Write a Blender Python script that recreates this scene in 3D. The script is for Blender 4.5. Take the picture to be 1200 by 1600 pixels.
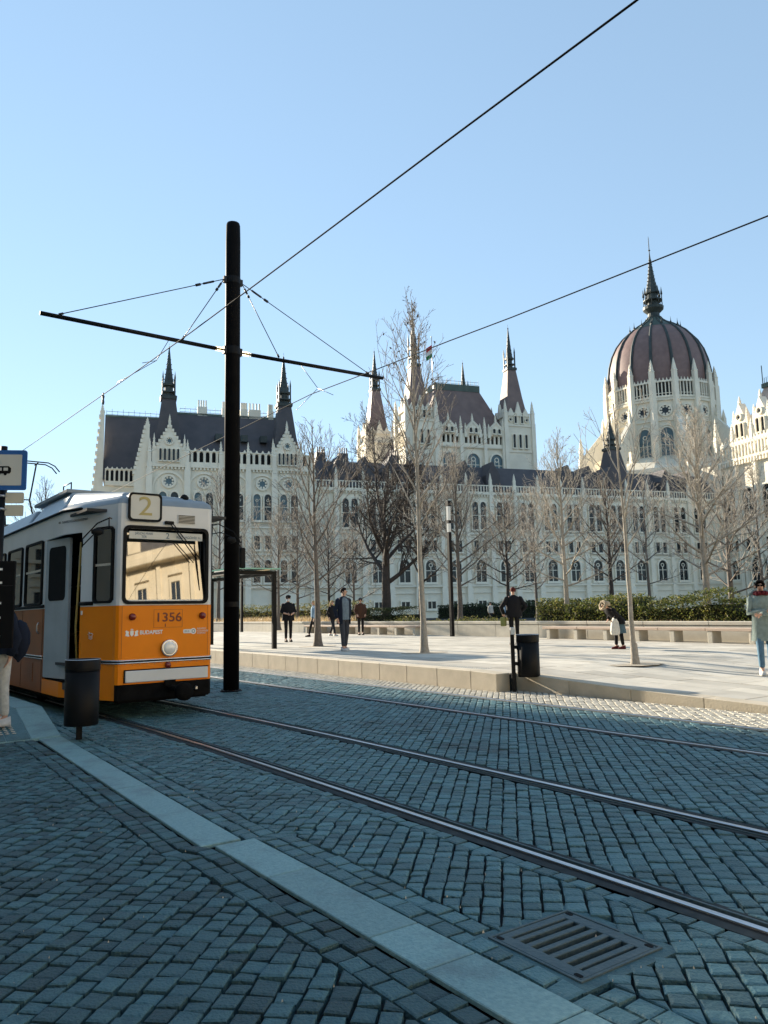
import bpy, bmesh, math, random
from mathutils import Vector, Matrix
R = math.radians
sc = bpy.context.scene
for _o in list(bpy.data.objects): bpy.data.objects.remove(_o)
COL = sc.collection

# ------------------------------------------------------------------ camera, sky, sun, exposure
CAM_H = 1.42
cd = bpy.data.cameras.new('camera'); cam = bpy.data.objects.new('camera', cd); COL.objects.link(cam)
cd.sensor_fit = 'VERTICAL'; cd.sensor_height = 24.0; cd.lens = 24.0 * 1200 / 1600
cd.clip_start = 0.1; cd.clip_end = 6000
_p, _r = R(7.55), R(1.25)
fw = Vector((0, math.cos(_p), math.sin(_p))); rt = Vector((1, 0, 0)); up = rt.cross(fw)
rt2 = rt * math.cos(_r) - up * math.sin(_r); up2 = up * math.cos(_r) + rt * math.sin(_r)
cam.matrix_world = Matrix(((rt2.x, up2.x, -fw.x, 0), (rt2.y, up2.y, -fw.y, 0), (rt2.z, up2.z, -fw.z, CAM_H), (0, 0, 0, 1)))
sc.camera = cam

SUN_AZ, SUN_EL = 42.0, 16.5          # degrees to the left of the view axis, and above the horizon
w = bpy.data.worlds.new('World'); sc.world = w; w.use_nodes = True
nt = w.node_tree; nt.nodes.clear()
sky = nt.nodes.new('ShaderNodeTexSky'); sky.sky_type = 'NISHITA'; sky.sun_disc = False
sky.sun_elevation = R(SUN_EL); sky.sun_rotation = R(-SUN_AZ)
sky.altitude = 0; sky.air_density = 1.0; sky.dust_density = 0.0; sky.ozone_density = 2.2
bg = nt.nodes.new('ShaderNodeBackground'); bg.inputs[1].default_value = 0.15
wo = nt.nodes.new('ShaderNodeOutputWorld')
gm = nt.nodes.new('ShaderNodeGamma'); gm.inputs[1].default_value = 0.47     # evens out the sky as a phone camera does
mx = nt.nodes.new('ShaderNodeMix'); mx.data_type = 'RGBA'; mx.blend_type = 'MULTIPLY'; mx.inputs[0].default_value = 1; mx.inputs[7].default_value = (.98, 1.15, 1.28, 1)
nt.links.new(sky.outputs[0], gm.inputs[0]); nt.links.new(gm.outputs[0], mx.inputs[6]); nt.links.new(mx.outputs[2], bg.inputs[0]); nt.links.new(bg.outputs[0], wo.inputs[0])
sd = bpy.data.lights.new('sun', 'SUN'); sun = bpy.data.objects.new('sun', sd); COL.objects.link(sun)
sd.energy = 5.0; sd.angle = R(0.5); sd.color = (1.0, 0.88, 0.70)
_sv = Vector((-math.sin(R(SUN_AZ)) * math.cos(R(SUN_EL)), math.cos(R(SUN_AZ)) * math.cos(R(SUN_EL)), math.sin(R(SUN_EL))))
sun.rotation_euler = _sv.to_track_quat('Z', 'Y').to_euler(); sun.location = (0, 0, 60)
vs = sc.view_settings
vs.view_transform = 'Standard'; vs.look = 'None'; vs.gamma = 1.0; vs.use_curve_mapping = False
vs.exposure = 1.45

# ------------------------------------------------------------------ helpers
rnd = random.Random(7)
HEAD = R(35)                                   # the street runs 35 degrees left of the view axis
def st(t, s, z=0.0):                           # street coordinates (across, along) to world
    return Vector((t * math.cos(HEAD) - s * math.sin(HEAD), t * math.sin(HEAD) + s * math.cos(HEAD), z))
def interp(x, xs, ys):
    if x <= xs[0]: return ys[0]
    for i in range(1, len(xs)):
        if x <= xs[i]: return ys[i-1] + (ys[i] - ys[i-1]) * (x - xs[i-1]) / (xs[i] - xs[i-1])
    return ys[-1]
ZS = ([0, 3, 5.6, 7.1, 8.4, 10, 11, 20, 30, 60], [0.02, .03, .10, .15, .19, .29, .33, .38, .42, .5])
def zp(s): return interp(s, *ZS)

class MB:
    """collects polygons of one mesh"""
    def __init__(s): s.v = []; s.f = []; s.m = []; s.sm = []
    def add(s, vs, fs, m=0, smooth=False):
        o = len(s.v); s.v.extend(vs)
        for f in fs:
            s.f.append(tuple(i + o for i in f)); s.m.append(m); s.sm.append(smooth)
        return s
    def box(s, x0, x1, y0, y1, z0, z1, m=0):
        if x0 > x1: x0, x1 = x1, x0
        if y0 > y1: y0, y1 = y1, y0
        return s.add([(x0,y0,z0),(x1,y0,z0),(x1,y1,z0),(x0,y1,z0),(x0,y0,z1),(x1,y0,z1),(x1,y1,z1),(x0,y1,z1)],
                     [(0,3,2,1),(4,5,6,7),(0,1,5,4),(1,2,6,5),(2,3,7,6),(3,0,4,7)], m)
    def hexa(s, p, m=0):                       # eight corners: bottom ring, top ring
        return s.add([tuple(q) for q in p], [(0,3,2,1),(4,5,6,7),(0,1,5,4),(1,2,6,5),(2,3,7,6),(3,0,4,7)], m)
    def prism(s, poly, d0, d1, plane='xz', m=0, smooth=False):
        n = len(poly)
        def P(a, b, d): return (a, d, b) if plane == 'xz' else ((a, b, d) if plane == 'xy' else (d, a, b))
        vs = [P(a, b, d0) for a, b in poly] + [P(a, b, d1) for a, b in poly]
        s.add(vs, [tuple(range(n)), tuple(range(2*n-1, n-1, -1))], m)
        s.add(vs, [(i, i + n, (i+1) % n + n, (i+1) % n) for i in range(n)], m, smooth)
        return s
    def ring(s, outer, inner, d0, d1, plane='xz', m=0):   # frame between two outlines with equal counts
        n = len(outer)
        def P(a, b, d): return (a, d, b) if plane == 'xz' else ((a, b, d) if plane == 'xy' else (d, a, b))
        vs = [P(*q, d0) for q in outer] + [P(*q, d0) for q in inner] + [P(*q, d1) for q in outer] + [P(*q, d1) for q in inner]
        fs = []
        for i in range(n):
            j = (i+1) % n
            fs += [(i, j, n+j, n+i), (2*n+i, 3*n+i, 3*n+j, 2*n+j), (i, 2*n+i, 2*n+j, j), (n+i, n+j, 3*n+j, 3*n+i)]
        return s.add(vs, fs, m)
    def tube(s, pts, rad, n=6, m=0, cap=True, smooth=True):
        pts = [Vector(p) for p in pts]; k = len(pts)
        if not hasattr(rad, '__len__'): rad = [rad] * k
        vs = []; ref = None
        for i in range(k):
            d = (pts[min(i+1, k-1)] - pts[max(i-1, 0)])
            if d.length < 1e-9: d = Vector((0, 0, 1))
            d.normalize()
            if ref is None:
                ref = d.orthogonal().normalized()
            ref = (ref - d * ref.dot(d))
            ref = ref.normalized() if ref.length > 1e-6 else d.orthogonal().normalized()
            b = d.cross(ref); p = pts[i]; r = rad[i]
            for j in range(n):
                a = 6.2831853 * j / n; c = math.cos(a) * r; e = math.sin(a) * r
                vs.append((p.x + ref.x*c + b.x*e, p.y + ref.y*c + b.y*e, p.z + ref.z*c + b.z*e))
        fs = [(i*n + j, i*n + (j+1) % n, (i+1)*n + (j+1) % n, (i+1)*n + j) for i in range(k-1) for j in range(n)]
        s.add(vs, fs, m, smooth)
        if cap:
            s.add(vs[:n], [tuple(range(n-1, -1, -1))], m); s.add(vs[-n:], [tuple(range(n))], m)
        return s
    def lathe(s, prof, n=16, c=(0, 0, 0), m=0, a0=0.0, smooth=True, cap=True, sx=1.0, sy=1.0):
        vs = [(c[0] + r*math.cos(a0 + 6.2831853*j/n)*sx, c[1] + r*math.sin(a0 + 6.2831853*j/n)*sy, c[2] + z) for r, z in prof for j in range(n)]
        k = len(prof)
        s.add(vs, [(i*n + j, i*n + (j+1) % n, (i+1)*n + (j+1) % n, (i+1)*n + j) for i in range(k-1) for j in range(n)], m, smooth)
        if cap:
            if prof[0][0] > 1e-4: s.add(vs[:n], [tuple(range(n-1, -1, -1))], m)
            if prof[-1][0] > 1e-4: s.add(vs[-n:], [tuple(range(n))], m)
        return s
    def mesh(s, name, mats, bevel=0, seg=1):
        me = bpy.data.meshes.new(name); me.from_pydata(s.v, [], s.f)
        for m in mats: me.materials.append(m)
        me.polygons.foreach_set('material_index', s.m); me.polygons.foreach_set('use_smooth', s.sm)
        bm = bmesh.new(); bm.from_mesh(me)
        bmesh.ops.remove_doubles(bm, verts=bm.verts, dist=1e-5)
        bmesh.ops.recalc_face_normals(bm, faces=bm.faces)
        if bevel:
            ed = [e for e in bm.edges if len(e.link_faces) == 2 and e.calc_face_angle(0) > 0.5]
            bmesh.ops.bevel(bm, geom=ed, offset=bevel, segments=seg, profile=0.5, affect='EDGES', clamp_overlap=True)
        bm.to_mesh(me); bm.free(); me.update()
        return me
    def fast(s, name, mats):                   # big meshes: no clean-up
        me = bpy.data.meshes.new(name); me.from_pydata(s.v, [], s.f)
        for m in mats: me.materials.append(m)
        me.polygons.foreach_set('material_index', s.m); me.polygons.foreach_set('use_smooth', s.sm); me.update()
        return me
    def build(s, name, mats, parent=None, bevel=0, seg=1, fast=False):
        if not isinstance(mats, (list, tuple)): mats = [mats]
        me = s.fast(name, mats) if fast else s.mesh(name, mats, bevel, seg)
        return link(name, me, parent)
def link(name, me, parent=None, loc=(0, 0, 0), rz=0.0):
    o = bpy.data.objects.new(name, me); COL.objects.link(o); o.location = loc
    if rz: o.rotation_euler = (0, 0, rz)
    if parent: o.parent = parent
    return o
def tag(o, label=None, cat=None, group=None, kind=None):
    if label: o['label'] = label
    if cat: o['category'] = cat
    if group: o['group'] = group
    if kind: o['kind'] = kind
    return o
def empty(name, loc=(0, 0, 0), rz=0.0, label=None, cat=None, group=None):
    o = bpy.data.objects.new(name, None); COL.objects.link(o); o.location = loc; o.rotation_euler = (0, 0, rz)
    o.empty_display_size = 0.2
    return tag(o, label, cat, group)
def copy_tree(o, parent=None):
    c = o.copy(); COL.objects.link(c)
    if parent: c.parent = parent
    for ch in o.children: copy_tree(ch, c)
    return c
def rrect(x0, x1, z0, z1, r, k=4):             # rounded rectangle outline
    out = []
    for cx, cz, a0 in ((x1-r, z1-r, 0), (x0+r, z1-r, 90), (x0+r, z0+r, 180), (x1-r, z0+r, 270)):
        for i in range(k+1):
            a = R(a0 + 90*i/k); out.append((cx + r*math.cos(a), cz + r*math.sin(a)))
    return out
def circ(cx, cz, r, n=20, a0=0): return [(cx + r*math.cos(a0 + 6.2831853*i/n), cz + r*math.sin(a0 + 6.2831853*i/n)) for i in range(n)]
def arch(cx, z0, w, h, k=5, point=1.15):       # pointed arch outline, clockwise from bottom left
    hw = w/2; rise = hw*point; zs = z0 + h - rise
    pts = [(cx-hw, z0), (cx-hw, zs)]
    for i in range(1, k): a = i/k; pts.append((cx - hw*math.cos(a*math.pi/2), zs + rise*math.sin(a*math.pi/2)*(1 if point <= 1 else 1)))
    pts.append((cx, z0 + h))
    for i in range(k-1, 0, -1): a = i/k; pts.append((cx + hw*math.cos(a*math.pi/2), zs + rise*math.sin(a*math.pi/2)))
    pts += [(cx+hw, zs), (cx+hw, z0)]
    return pts

# ------------------------------------------------------------------ materials
M = {}
def pm(name, c1, c2=None, scale=3.0, rough=0.7, metal=0.0, bump=0.0, bscale=None, rand=0.0, spec=0.5, detail=5.0, wet=None, coat=0.0, stretch=None, dirt=None, stain=None):
    m = bpy.data.materials.new(name); m.use_nodes = True; M[name] = m
    t = m.node_tree; N = t.nodes; L = t.links; b = N['Principled BSDF']
    b.inputs['Roughness'].default_value = rough; b.inputs['Metallic'].default_value = metal
    b.inputs['Specular IOR Level'].default_value = spec
    if coat: b.inputs['Coat Weight'].default_value = coat; b.inputs['Coat Roughness'].default_value = 0.08
    c1 = (*c1, 1); c2 = (*c2, 1) if c2 else c1
    tc = N.new('ShaderNodeTexCoord'); src = tc.outputs['Object']
    if stretch:
        mp = N.new('ShaderNodeMapping'); mp.inputs['Scale'].default_value = stretch; L.new(src, mp.inputs[0]); src = mp.outputs[0]
    nz = N.new('ShaderNodeTexNoise'); nz.inputs['Scale'].default_value = scale; nz.inputs['Detail'].default_value = detail; L.new(src, nz.inputs['Vector'])
    rp = N.new('ShaderNodeValToRGB'); rp.color_ramp.elements[0].position = 0.32; rp.color_ramp.elements[1].position = 0.68
    rp.color_ramp.elements[0].color = c1; rp.color_ramp.elements[1].color = c2
    L.new(nz.outputs[0], rp.inputs[0]); col = rp.outputs[0]
    if dirt:                                   # large irregular stains: (colour, scale, amount)
        n2 = N.new('ShaderNodeTexNoise'); n2.inputs['Scale'].default_value = dirt[1]; n2.inputs['Detail'].default_value = 7; n2.inputs['Roughness'].default_value = 0.65
        L.new(tc.outputs['Object'], n2.inputs['Vector'])
        r2 = N.new('ShaderNodeValToRGB'); r2.color_ramp.elements[0].position = 0.5; r2.color_ramp.elements[1].position = 0.72
        r2.color_ramp.elements[0].color = (0, 0, 0, 1); r2.color_ramp.elements[1].color = (dirt[2],)*3 + (1,)
        L.new(n2.outputs[0], r2.inputs[0])
        mx = N.new('ShaderNodeMix'); mx.data_type = 'RGBA'; mx.inputs[7].default_value = (*dirt[0], 1)
        L.new(r2.outputs[0], mx.inputs[0]); L.new(col, mx.inputs[6]); col = mx.outputs[2]
    if stain:                                  # spilled oil, darkest in the middle of an irregular patch
        (sx_, sy_), (wx_, wy_), _k = stain
        mp2 = N.new('ShaderNodeMapping'); mp2.inputs['Location'].default_value = (-sx_/wx_, -sy_/wy_, 0); mp2.inputs['Scale'].default_value = (1/wx_, 1/wy_, 0); L.new(tc.outputs['Object'], mp2.inputs[0])
        ln_ = N.new('ShaderNodeVectorMath'); ln_.operation = 'LENGTH'; L.new(mp2.outputs[0], ln_.inputs[0])
        n3 = N.new('ShaderNodeTexNoise'); n3.inputs['Scale'].default_value = 4; n3.inputs['Detail'].default_value = 5; L.new(tc.outputs['Object'], n3.inputs['Vector'])
        a3 = N.new('ShaderNodeMath'); a3.operation = 'MULTIPLY_ADD'; a3.inputs[1].default_value = 1.6; L.new(n3.outputs[0], a3.inputs[0]); L.new(ln_.outputs['Value'], a3.inputs[2])
        m3 = N.new('ShaderNodeMapRange'); m3.inputs[1].default_value = .75; m3.inputs[2].default_value = 1.5; m3.inputs[3].default_value = .8; m3.inputs[4].default_value = 0; L.new(a3.outputs[0], m3.inputs[0])
        mx3 = N.new('ShaderNodeMix'); mx3.data_type = 'RGBA'; mx3.inputs[7].default_value = (.012, .018, .02, 1); L.new(m3.outputs[0], mx3.inputs[0]); L.new(col, mx3.inputs[6]); col = mx3.outputs[2]
    if rand:                                   # each loose piece and each object a little lighter or darker
        ge = N.new('ShaderNodeNewGeometry'); oi = N.new('ShaderNodeObjectInfo')
        ad = N.new('ShaderNodeMath'); ad.operation = 'ADD'; L.new(ge.outputs['Random Per Island'], ad.inputs[0]); L.new(oi.outputs['Random'], ad.inputs[1])
        fr = N.new('ShaderNodeMath'); fr.operation = 'FRACT'; L.new(ad.outputs[0], fr.inputs[0])
        mr = N.new('ShaderNodeMapRange'); mr.inputs[3].default_value = 1 - rand; mr.inputs[4].default_value = 1 + rand; L.new(fr.outputs[0], mr.inputs[0])
        hs = N.new('ShaderNodeHueSaturation'); L.new(mr.outputs[0], hs.inputs['Value']); L.new(col, hs.inputs['Color']); col = hs.outputs[0]
    L.new(col, b.inputs['Base Color'])
    if bump:
        nb = N.new('ShaderNodeTexNoise'); nb.inputs['Scale'].default_value = bscale or scale*4; nb.inputs['Detail'].default_value = 6
        L.new(src, nb.inputs['Vector'])
        bp = N.new('ShaderNodeBump'); bp.inputs['Strength'].default_value = bump; bp.inputs['Distance'].default_value = 0.02
        L.new(nb.outputs[0], bp.inputs['Height']); L.new(bp.outputs[0], b.inputs['Normal'])
        rr = N.new('ShaderNodeMapRange'); rr.inputs[3].default_value = max(0.05, rough-0.12); rr.inputs[4].default_value = min(1, rough+0.12)
        L.new(nz.outputs[0], rr.inputs[0]); L.new(rr.outputs[0], b.inputs['Roughness'])
    return m
def glass(name, tint=(0.3, 0.34, 0.34), refl=0.3, rough=0.02, gcol=(0.9, 0.95, 1.0)):
    m = bpy.data.materials.new(name); m.use_nodes = True; M[name] = m
    t = m.node_tree; N = t.nodes; L = t.links; N.clear()
    tr = N.new('ShaderNodeBsdfTransparent'); tr.inputs[0].default_value = (*tint, 1)
    gl = N.new('ShaderNodeBsdfGlossy'); gl.inputs['Roughness'].default_value = rough; gl.inputs[0].default_value = (*gcol, 1)
    lw = N.new('ShaderNodeFresnel'); lw.inputs[0].default_value = 1.5
    mr = N.new('ShaderNodeMapRange'); mr.inputs[3].default_value = refl; mr.inputs[4].default_value = 1.0; L.new(lw.outputs[0], mr.inputs[0])
    mx = N.new('ShaderNodeMixShader'); L.new(mr.outputs[0], mx.inputs[0]); L.new(tr.outputs[0], mx.inputs[1]); L.new(gl.outputs[0], mx.inputs[2])
    o = N.new('ShaderNodeOutputMaterial'); L.new(mx.outputs[0], o.inputs[0])
    return m
pm('sett', (.026, .074, .086), (.050, .116, .128), 14, 0.66, bump=0.7, bscale=60, rand=0.42, dirt=((.022, .032, .036), 1.3, .4))
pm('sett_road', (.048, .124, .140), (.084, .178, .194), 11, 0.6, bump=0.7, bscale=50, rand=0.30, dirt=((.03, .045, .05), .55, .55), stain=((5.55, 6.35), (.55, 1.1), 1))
pm('sett_sunlit', (.36, .335, .275), (.47, .44, .365), 7, 0.75, bump=0.4, bscale=50, rand=0.2)  # gutter setts, paler because the sunshine is put into their colour
pm('joint', (.003, .006, .008), (.009, .013, .015), 40, 0.95, bump=0.4)
pm('asphalt', (.05, .052, .054), (.065, .066, .066), 8, 0.9, bump=0.3)
pm('band_stone', (.140, .265, .275), (.215, .35, .355), 38, 0.6, bump=0.35, bscale=80, rand=0.1, dirt=((.085, .125, .135), 2.2, .7))
pm('paving_slab', (.43, .40, .335), (.53, .495, .42), 2.5, 0.75, bump=0.2, bscale=60, rand=0.18, dirt=((.38, .34, .275), .5, .6))
pm('kerb_stone', (.44, .38, .28), (.54, .47, .36), 3, 0.75, bump=0.3, bscale=50, rand=0.07, dirt=((.33, .28, .21), 1.2, .5))
pm('planter_stone', (.48, .44, .36), (.56, .52, .43), 3, 0.75, bump=0.2, bscale=40, rand=0.05, dirt=((.36, .33, .27), 1.0, .5))
pm('rail_steel', (.50, .51, .52), (.66, .67, .68), 12, 0.3, metal=1.0, stretch=(1, .05, 1))
pm('rail_side', (.022, .03, .033), (.04, .05, .054), 12, 0.8, spec=.15)
pm('cast_iron', (.05, .085, .095), (.08, .12, .13), 10, 0.55, metal=0.3, bump=0.3)
pm('black_paint', (.0035, .0038, .004), (.006, .006, .0065), 6, 0.5, spec=0.16)
pm('black_matt', (.003, .0032, .0035), (.006, .006, .0065), 6, 0.75, spec=0.15)
pm('pole_paint', (.0035, .0035, .004), (.006, .006, .0065), 5, 0.6, spec=0.06)
pm('dark_metal', (.02, .021, .022), (.035, .036, .037), 8, 0.4, metal=0.6)
pm('galvanised', (.40, .41, .42), (.55, .56, .57), 8, 0.35, metal=0.9)
pm('brass', (.45, .36, .20), (.55, .45, .27), 8, 0.4, metal=0.8)
pm('soil', (.10, .075, .05), (.16, .125, .085), 9, 0.95, bump=0.6)

def leafmat(name, c1, c2, rand=.4):
    m = pm(name, c1, c2, 1.5, .5, rand=rand, spec=.4); t = m.node_tree; N = t.nodes; L = t.links; b = N['Principled BSDF']
    tr = N.new('ShaderNodeBsdfTranslucent'); L.new(b.inputs['Base Color'].links[0].from_socket, tr.inputs[0]); mx = N.new('ShaderNodeMixShader'); mx.inputs[0].default_value = .35
    L.new(b.outputs[0], mx.inputs[1]); L.new(tr.outputs[0], mx.inputs[2]); L.new(mx.outputs[0], N['Material Output'].inputs[0]); return m
# ------------------------------------------------------------------ ground and paving
g = MB(); g.add([(-2500,-2500,-.09),(2500,-2500,-.09),(2500,2500,-.09),(-2500,2500,-.09)], [(0,1,2,3)])
tag(g.build('ground', M['asphalt']), kind='structure')
S_FAR = 90
road = MB(); road.box(1.0, 10.4, -25, S_FAR, -.07, -.036)
road = tag(road.build('road', M['joint']), kind='structure'); road.rotation_euler.z = HEAD
pav = MB(); pav.box(-30, 1.0, -25, S_FAR, -.07, -.036)
pav = tag(pav.build('pavement', M['joint']), kind='structure'); pav.rotation_euler.z = HEAD
def off(s):                                    # the near track bends away to the left
    if s <= 7: return 0.0
    if s <= 10.6: return -0.007*(s-7)**2
    return -0.0907 - 0.0504*(s-10.6)
def warp(t, s):
    wgt = interp(t, [2.5, 3.25, 5.0, 7.2], [0, 1, 1, 0])
    if s > 4.75: t += max(-.075, min(0, -.075 + .02*(s-4.8)))*interp(t, [1.2, 1.745, 2.5, 3.2], [0, 1, 1, 0])
    return t + off(s)*wgt
def clip(poly, a, b, c):                       # keep a*x+b*y<=c
    out = []
    for i in range(len(poly)):
        p, q = poly[i], poly[(i+1) % len(poly)]; dp = a*p[0]+b*p[1]-c; dq = a*q[0]+b*q[1]-c
        if dp <= 0: out.append(p)
        if (dp < 0 < dq) or (dq < 0 < dp):
            k = dp/(dp-dq); out.append((p[0]+(q[0]-p[0])*k, p[1]+(q[1]-p[1])*k))
    return out
def area(p): return abs(sum(p[i][0]*p[(i+1) % len(p)][1] - p[(i+1) % len(p)][0]*p[i][1] for i in range(len(p))))/2
def sett_geo(poly, z, inset=.0075, bev=.011, drop=.016, tilt=None):
    """one stone: worn, slightly domed top with rounded shoulders"""
    n = len(poly); cx = sum(p[0] for p in poly)/n; cy = sum(p[1] for p in poly)/n
    def sh(p, d):
        vx, vy = cx-p[0], cy-p[1]; l = math.hypot(vx, vy) or 1; k = min(.6, d*1.35/l); return p[0]+vx*k, p[1]+vy*k
    tx, ty = tilt or (0, 0)
    a = [sh(p, inset) for p in poly]; b = [sh(p, inset+bev) for p in poly]
    def zz(p, d): return z - d + (p[0]-cx)*tx + (p[1]-cy)*ty
    vs = [(x, y, -.04) for x, y in a] + [(x, y, zz((x, y), .0065)) for x, y in a] + [(x, y, zz((x, y), .0015)) for x, y in b]
    fs = [(i, (i+1) % n, n+(i+1) % n, n+i) for i in range(n)] + [(n+i, n+(i+1) % n, 2*n+(i+1) % n, 2*n+i) for i in range(n)] + [tuple(range(2*n, 3*n))]
    return vs, fs
DA = R(44)
CD = (math.sin(DA), math.cos(DA)); CP = (math.cos(DA), -math.sin(DA))
def diag_setts(t0, t1, s0, s1, pitch=.104, seed=1, jit=.006, holes=()):
    r = random.Random(seed); out = []
    cs = [(t, s) for t in (t0, t1) for s in (s0, s1)]
    a0 = min(t*CD[0]+s*CD[1] for t, s in cs); a1 = max(t*CD[0]+s*CD[1] for t, s in cs)
    b0 = min(t*CP[0]+s*CP[1] for t, s in cs); b1 = max(t*CP[0]+s*CP[1] for t, s in cs)
    b = b0
    while b < b1:
        wd = pitch*r.uniform(.93, 1.07); a = a0 - r.uniform(0, .12)
        while a < a1:
            ln = r.uniform(.080, .132)
            mt = (a+ln/2)*CD[0]+(b+wd/2)*CP[0]; ms = (a+ln/2)*CD[1]+(b+wd/2)*CP[1]
            if t0-.15 < mt < t1+.15 and s0-.15 < ms < s1+.15:
                q = [(a, b), (a+ln, b), (a+ln, b+wd), (a, b+wd)]
                q = [(x + r.uniform(-jit, jit), y + r.uniform(-jit, jit)) for x, y in q]
                p = [(x*CD[0]+y*CP[0], x*CD[1]+y*CP[1]) for x, y in q]
                for h in ((-1, 0, -t0), (1, 0, t1), (0, -1, -s0), (0, 1, s1)):
                    p = clip(p, *h)
                    if len(p) < 3: break
                if len(p) >= 3 and area(p) > .0022:
                    c = (sum(x for x, y in p)/len(p), sum(y for x, y in p)/len(p))
                    if not any(h[0] < c[0] < h[1] and h[2] < c[1] < h[3] for h in holes): out.append(p)
            a += ln
        b += wd
    return out
def row_setts(t0, s0, s1, n=2, wd=.11, seed=2, holes=()):
    r = random.Random(seed); out = []
    for k in range(n):
        s = s0 - r.uniform(0, .1)
        while s < s1:
            ln = r.uniform(.10, .16); a, b = t0+k*wd, t0+(k+1)*wd; j = lambda: r.uniform(-.005, .005)
            c = (a+wd/2, s+ln/2)
            if not any(h[0] < c[0] < h[1] and h[2] < c[1] < h[3] for h in holes):
                out.append([(a+j(), s+j()), (b+j(), s+j()), (b+j(), s+ln+j()), (a+j(), s+ln+j())])
            s += ln
    return out
GR = (2.375, 2.955, 2.15, 2.75)                  # hole for the drain grate
lay_pav = diag_setts(-2.2, 1.74, .6, 10.6, seed=11) + row_setts(1.745, .6, 10.5, 2, .112, 12)
lay_road = (row_setts(2.275, .6, 12, 2, .112, 13, (GR,)) + diag_setts(2.5, 3.2, .4, 13, seed=14, holes=(GR,)) + row_setts(3.2, .4, 13, 1, .10, 20)
            + diag_setts(3.52, 4.70, .4, 18, seed=15) + diag_setts(4.98, 7.24, .6, 24, seed=16) + diag_setts(7.47, 8.67, 1.5, 28, seed=17))
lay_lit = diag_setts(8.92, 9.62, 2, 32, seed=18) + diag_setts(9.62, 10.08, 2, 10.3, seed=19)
def px_of(p):
    v = st(p[0], p[1]) - Vector((0, 0, CAM_H)); wz = v.dot(fw)
    return (600 + 1200*v.dot(rt2)/wz, 800 - 1200*v.dot(up2)/wz, wz) if wz > .2 else (-9e3, 9e3, 9e3)
def lay(polys, parent, mat, name, seed, limit=300):
    r = random.Random(seed)
    def key(p):
        x, y, d = px_of((sum(q[0] for q in p)/len(p), sum(q[1] for q in p)/len(p)))
        return d if (10 < x < 1190 and y < 1592) else 1e4 + d
    polys = sorted(polys, key=key); rest = MB()
    for i, p in enumerate(polys):
        p = [(warp(*q), q[1]) for q in p]
        vs, fs = sett_geo(p, r.gauss(0, .003), tilt=(r.gauss(0, .03), r.gauss(0, .03)))
        if i < limit:
            cx = sum(q[0] for q in p)/len(p); cy = sum(q[1] for q in p)/len(p)
            me = bpy.data.meshes.new('sett'); me.from_pydata([(x-cx, y-cy, z) for x, y, z in vs], [], fs); me.materials.append(mat); me.update()
            link('sett', me, parent, (cx, cy, 0))
        else: rest.add(vs, fs)
    tag(rest.build('sett_field', mat, parent, fast=True), kind='stuff')
lay(lay_pav, pav, M['sett'], 'pavement', 1)
lay(lay_road, road, M['sett_road'], 'road', 2)
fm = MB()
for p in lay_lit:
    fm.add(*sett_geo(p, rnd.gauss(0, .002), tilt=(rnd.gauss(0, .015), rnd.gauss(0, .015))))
tag(fm.build('gutter_sett_field', M['sett_sunlit'], road, fast=True), kind='stuff')
sp = MB(); _r = random.Random(77)              # grit lying in the joints
for i in range(220):
    t_, s_ = _r.uniform(-1.5, 3.2), _r.uniform(1.2, 6.5); z_ = _r.uniform(.004, .007); k_ = _r.uniform(.0025, .006)
    if 1.9 < t_ < 2.28: continue
    sp.add([(t_-k_, s_, -.008), (t_+k_, s_-k_*.6, -.008), (t_, s_+k_, -.008), (t_, s_, z_)], [(0, 1, 3), (1, 2, 3), (2, 0, 3)])
tag(sp.build('grit', M['paving_slab'], pav, fast=True), kind='stuff')
# far street beyond the laid stones: same stone as material
fm = MB()
fm.add([(2.3,12,-.008),(3.2,12,-.008),(3.2+off(13),S_FAR,-.008),(2.3,S_FAR,-.008)], [(0,1,2,3)])
fm.add([(3.3,18,-.008),(4.6,18,-.008),(4.6,S_FAR,-.008),(3.3,S_FAR,-.008)], [(0,1,2,3)])
fm.add([(4.7,24,-.006),(9.6,24,-.006),(9.6,S_FAR,-.006),(4.7,S_FAR,-.006)], [(0,1,2,3)])
fm.add([(2.3,-25,-.008),(10.1,-25,-.008),(10.1,.5,-.008),(2.3,.5,-.008)], [(0,1,2,3)])
fm.build('far_surface', M['sett_road'], road)
fm = MB(); fm.add([(-30,-25,-.006),(-2.2,-25,-.006),(-2.2,S_FAR,-.006),(-30,S_FAR,-.006)], [(0,1,2,3)])
fm.add([(-2.2,-25,-.008),(1.95,-25,-.008),(1.95,.6,-.008),(-2.2,.6,-.008)], [(0,1,2,3)])
fm.build('far_surface', M['sett'], pav)
# kerb band of granite slabs, laid flush
bj = [(.3, 1.16, 0), (1.16, 2.03, 0), (2.03, 2.62, 0), (2.62, 3.02, 0), (3.02, 4.02, 0), (4.02, 4.76, 0),
      (4.80, 6.83, 1), (6.83, 8.72, 1), (8.72, 9.55, 1), (9.55, 10.3, 1)]
for a, b, k in bj:
    m = MB(); o0 = lambda s: (-.075 + .02*(s-4.8)) if k else 0
    m.hexa([(1.985+o0(a), a+.004, -.02), (2.255+o0(a), a+.004, -.02), (2.255+o0(b), b-.004, -.02), (1.985+o0(b), b-.004, -.02),
            (1.985+o0(a), a+.004, .004), (2.255+o0(a), a+.004, .004), (2.255+o0(b), b-.004, .004), (1.985+o0(b), b-.004, .004)])
    m.build('kerb_slab', M['band_stone'], pav, bevel=.004)
m = MB()                                       # the band goes on behind the viewer
for i in range(16): m.box(1.985, 2.255, .29-1.3*(i+1), .28-1.3*i, -.02, .004)
m.build('kerb_band', M['band_stone'], pav, bevel=.004)
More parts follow.
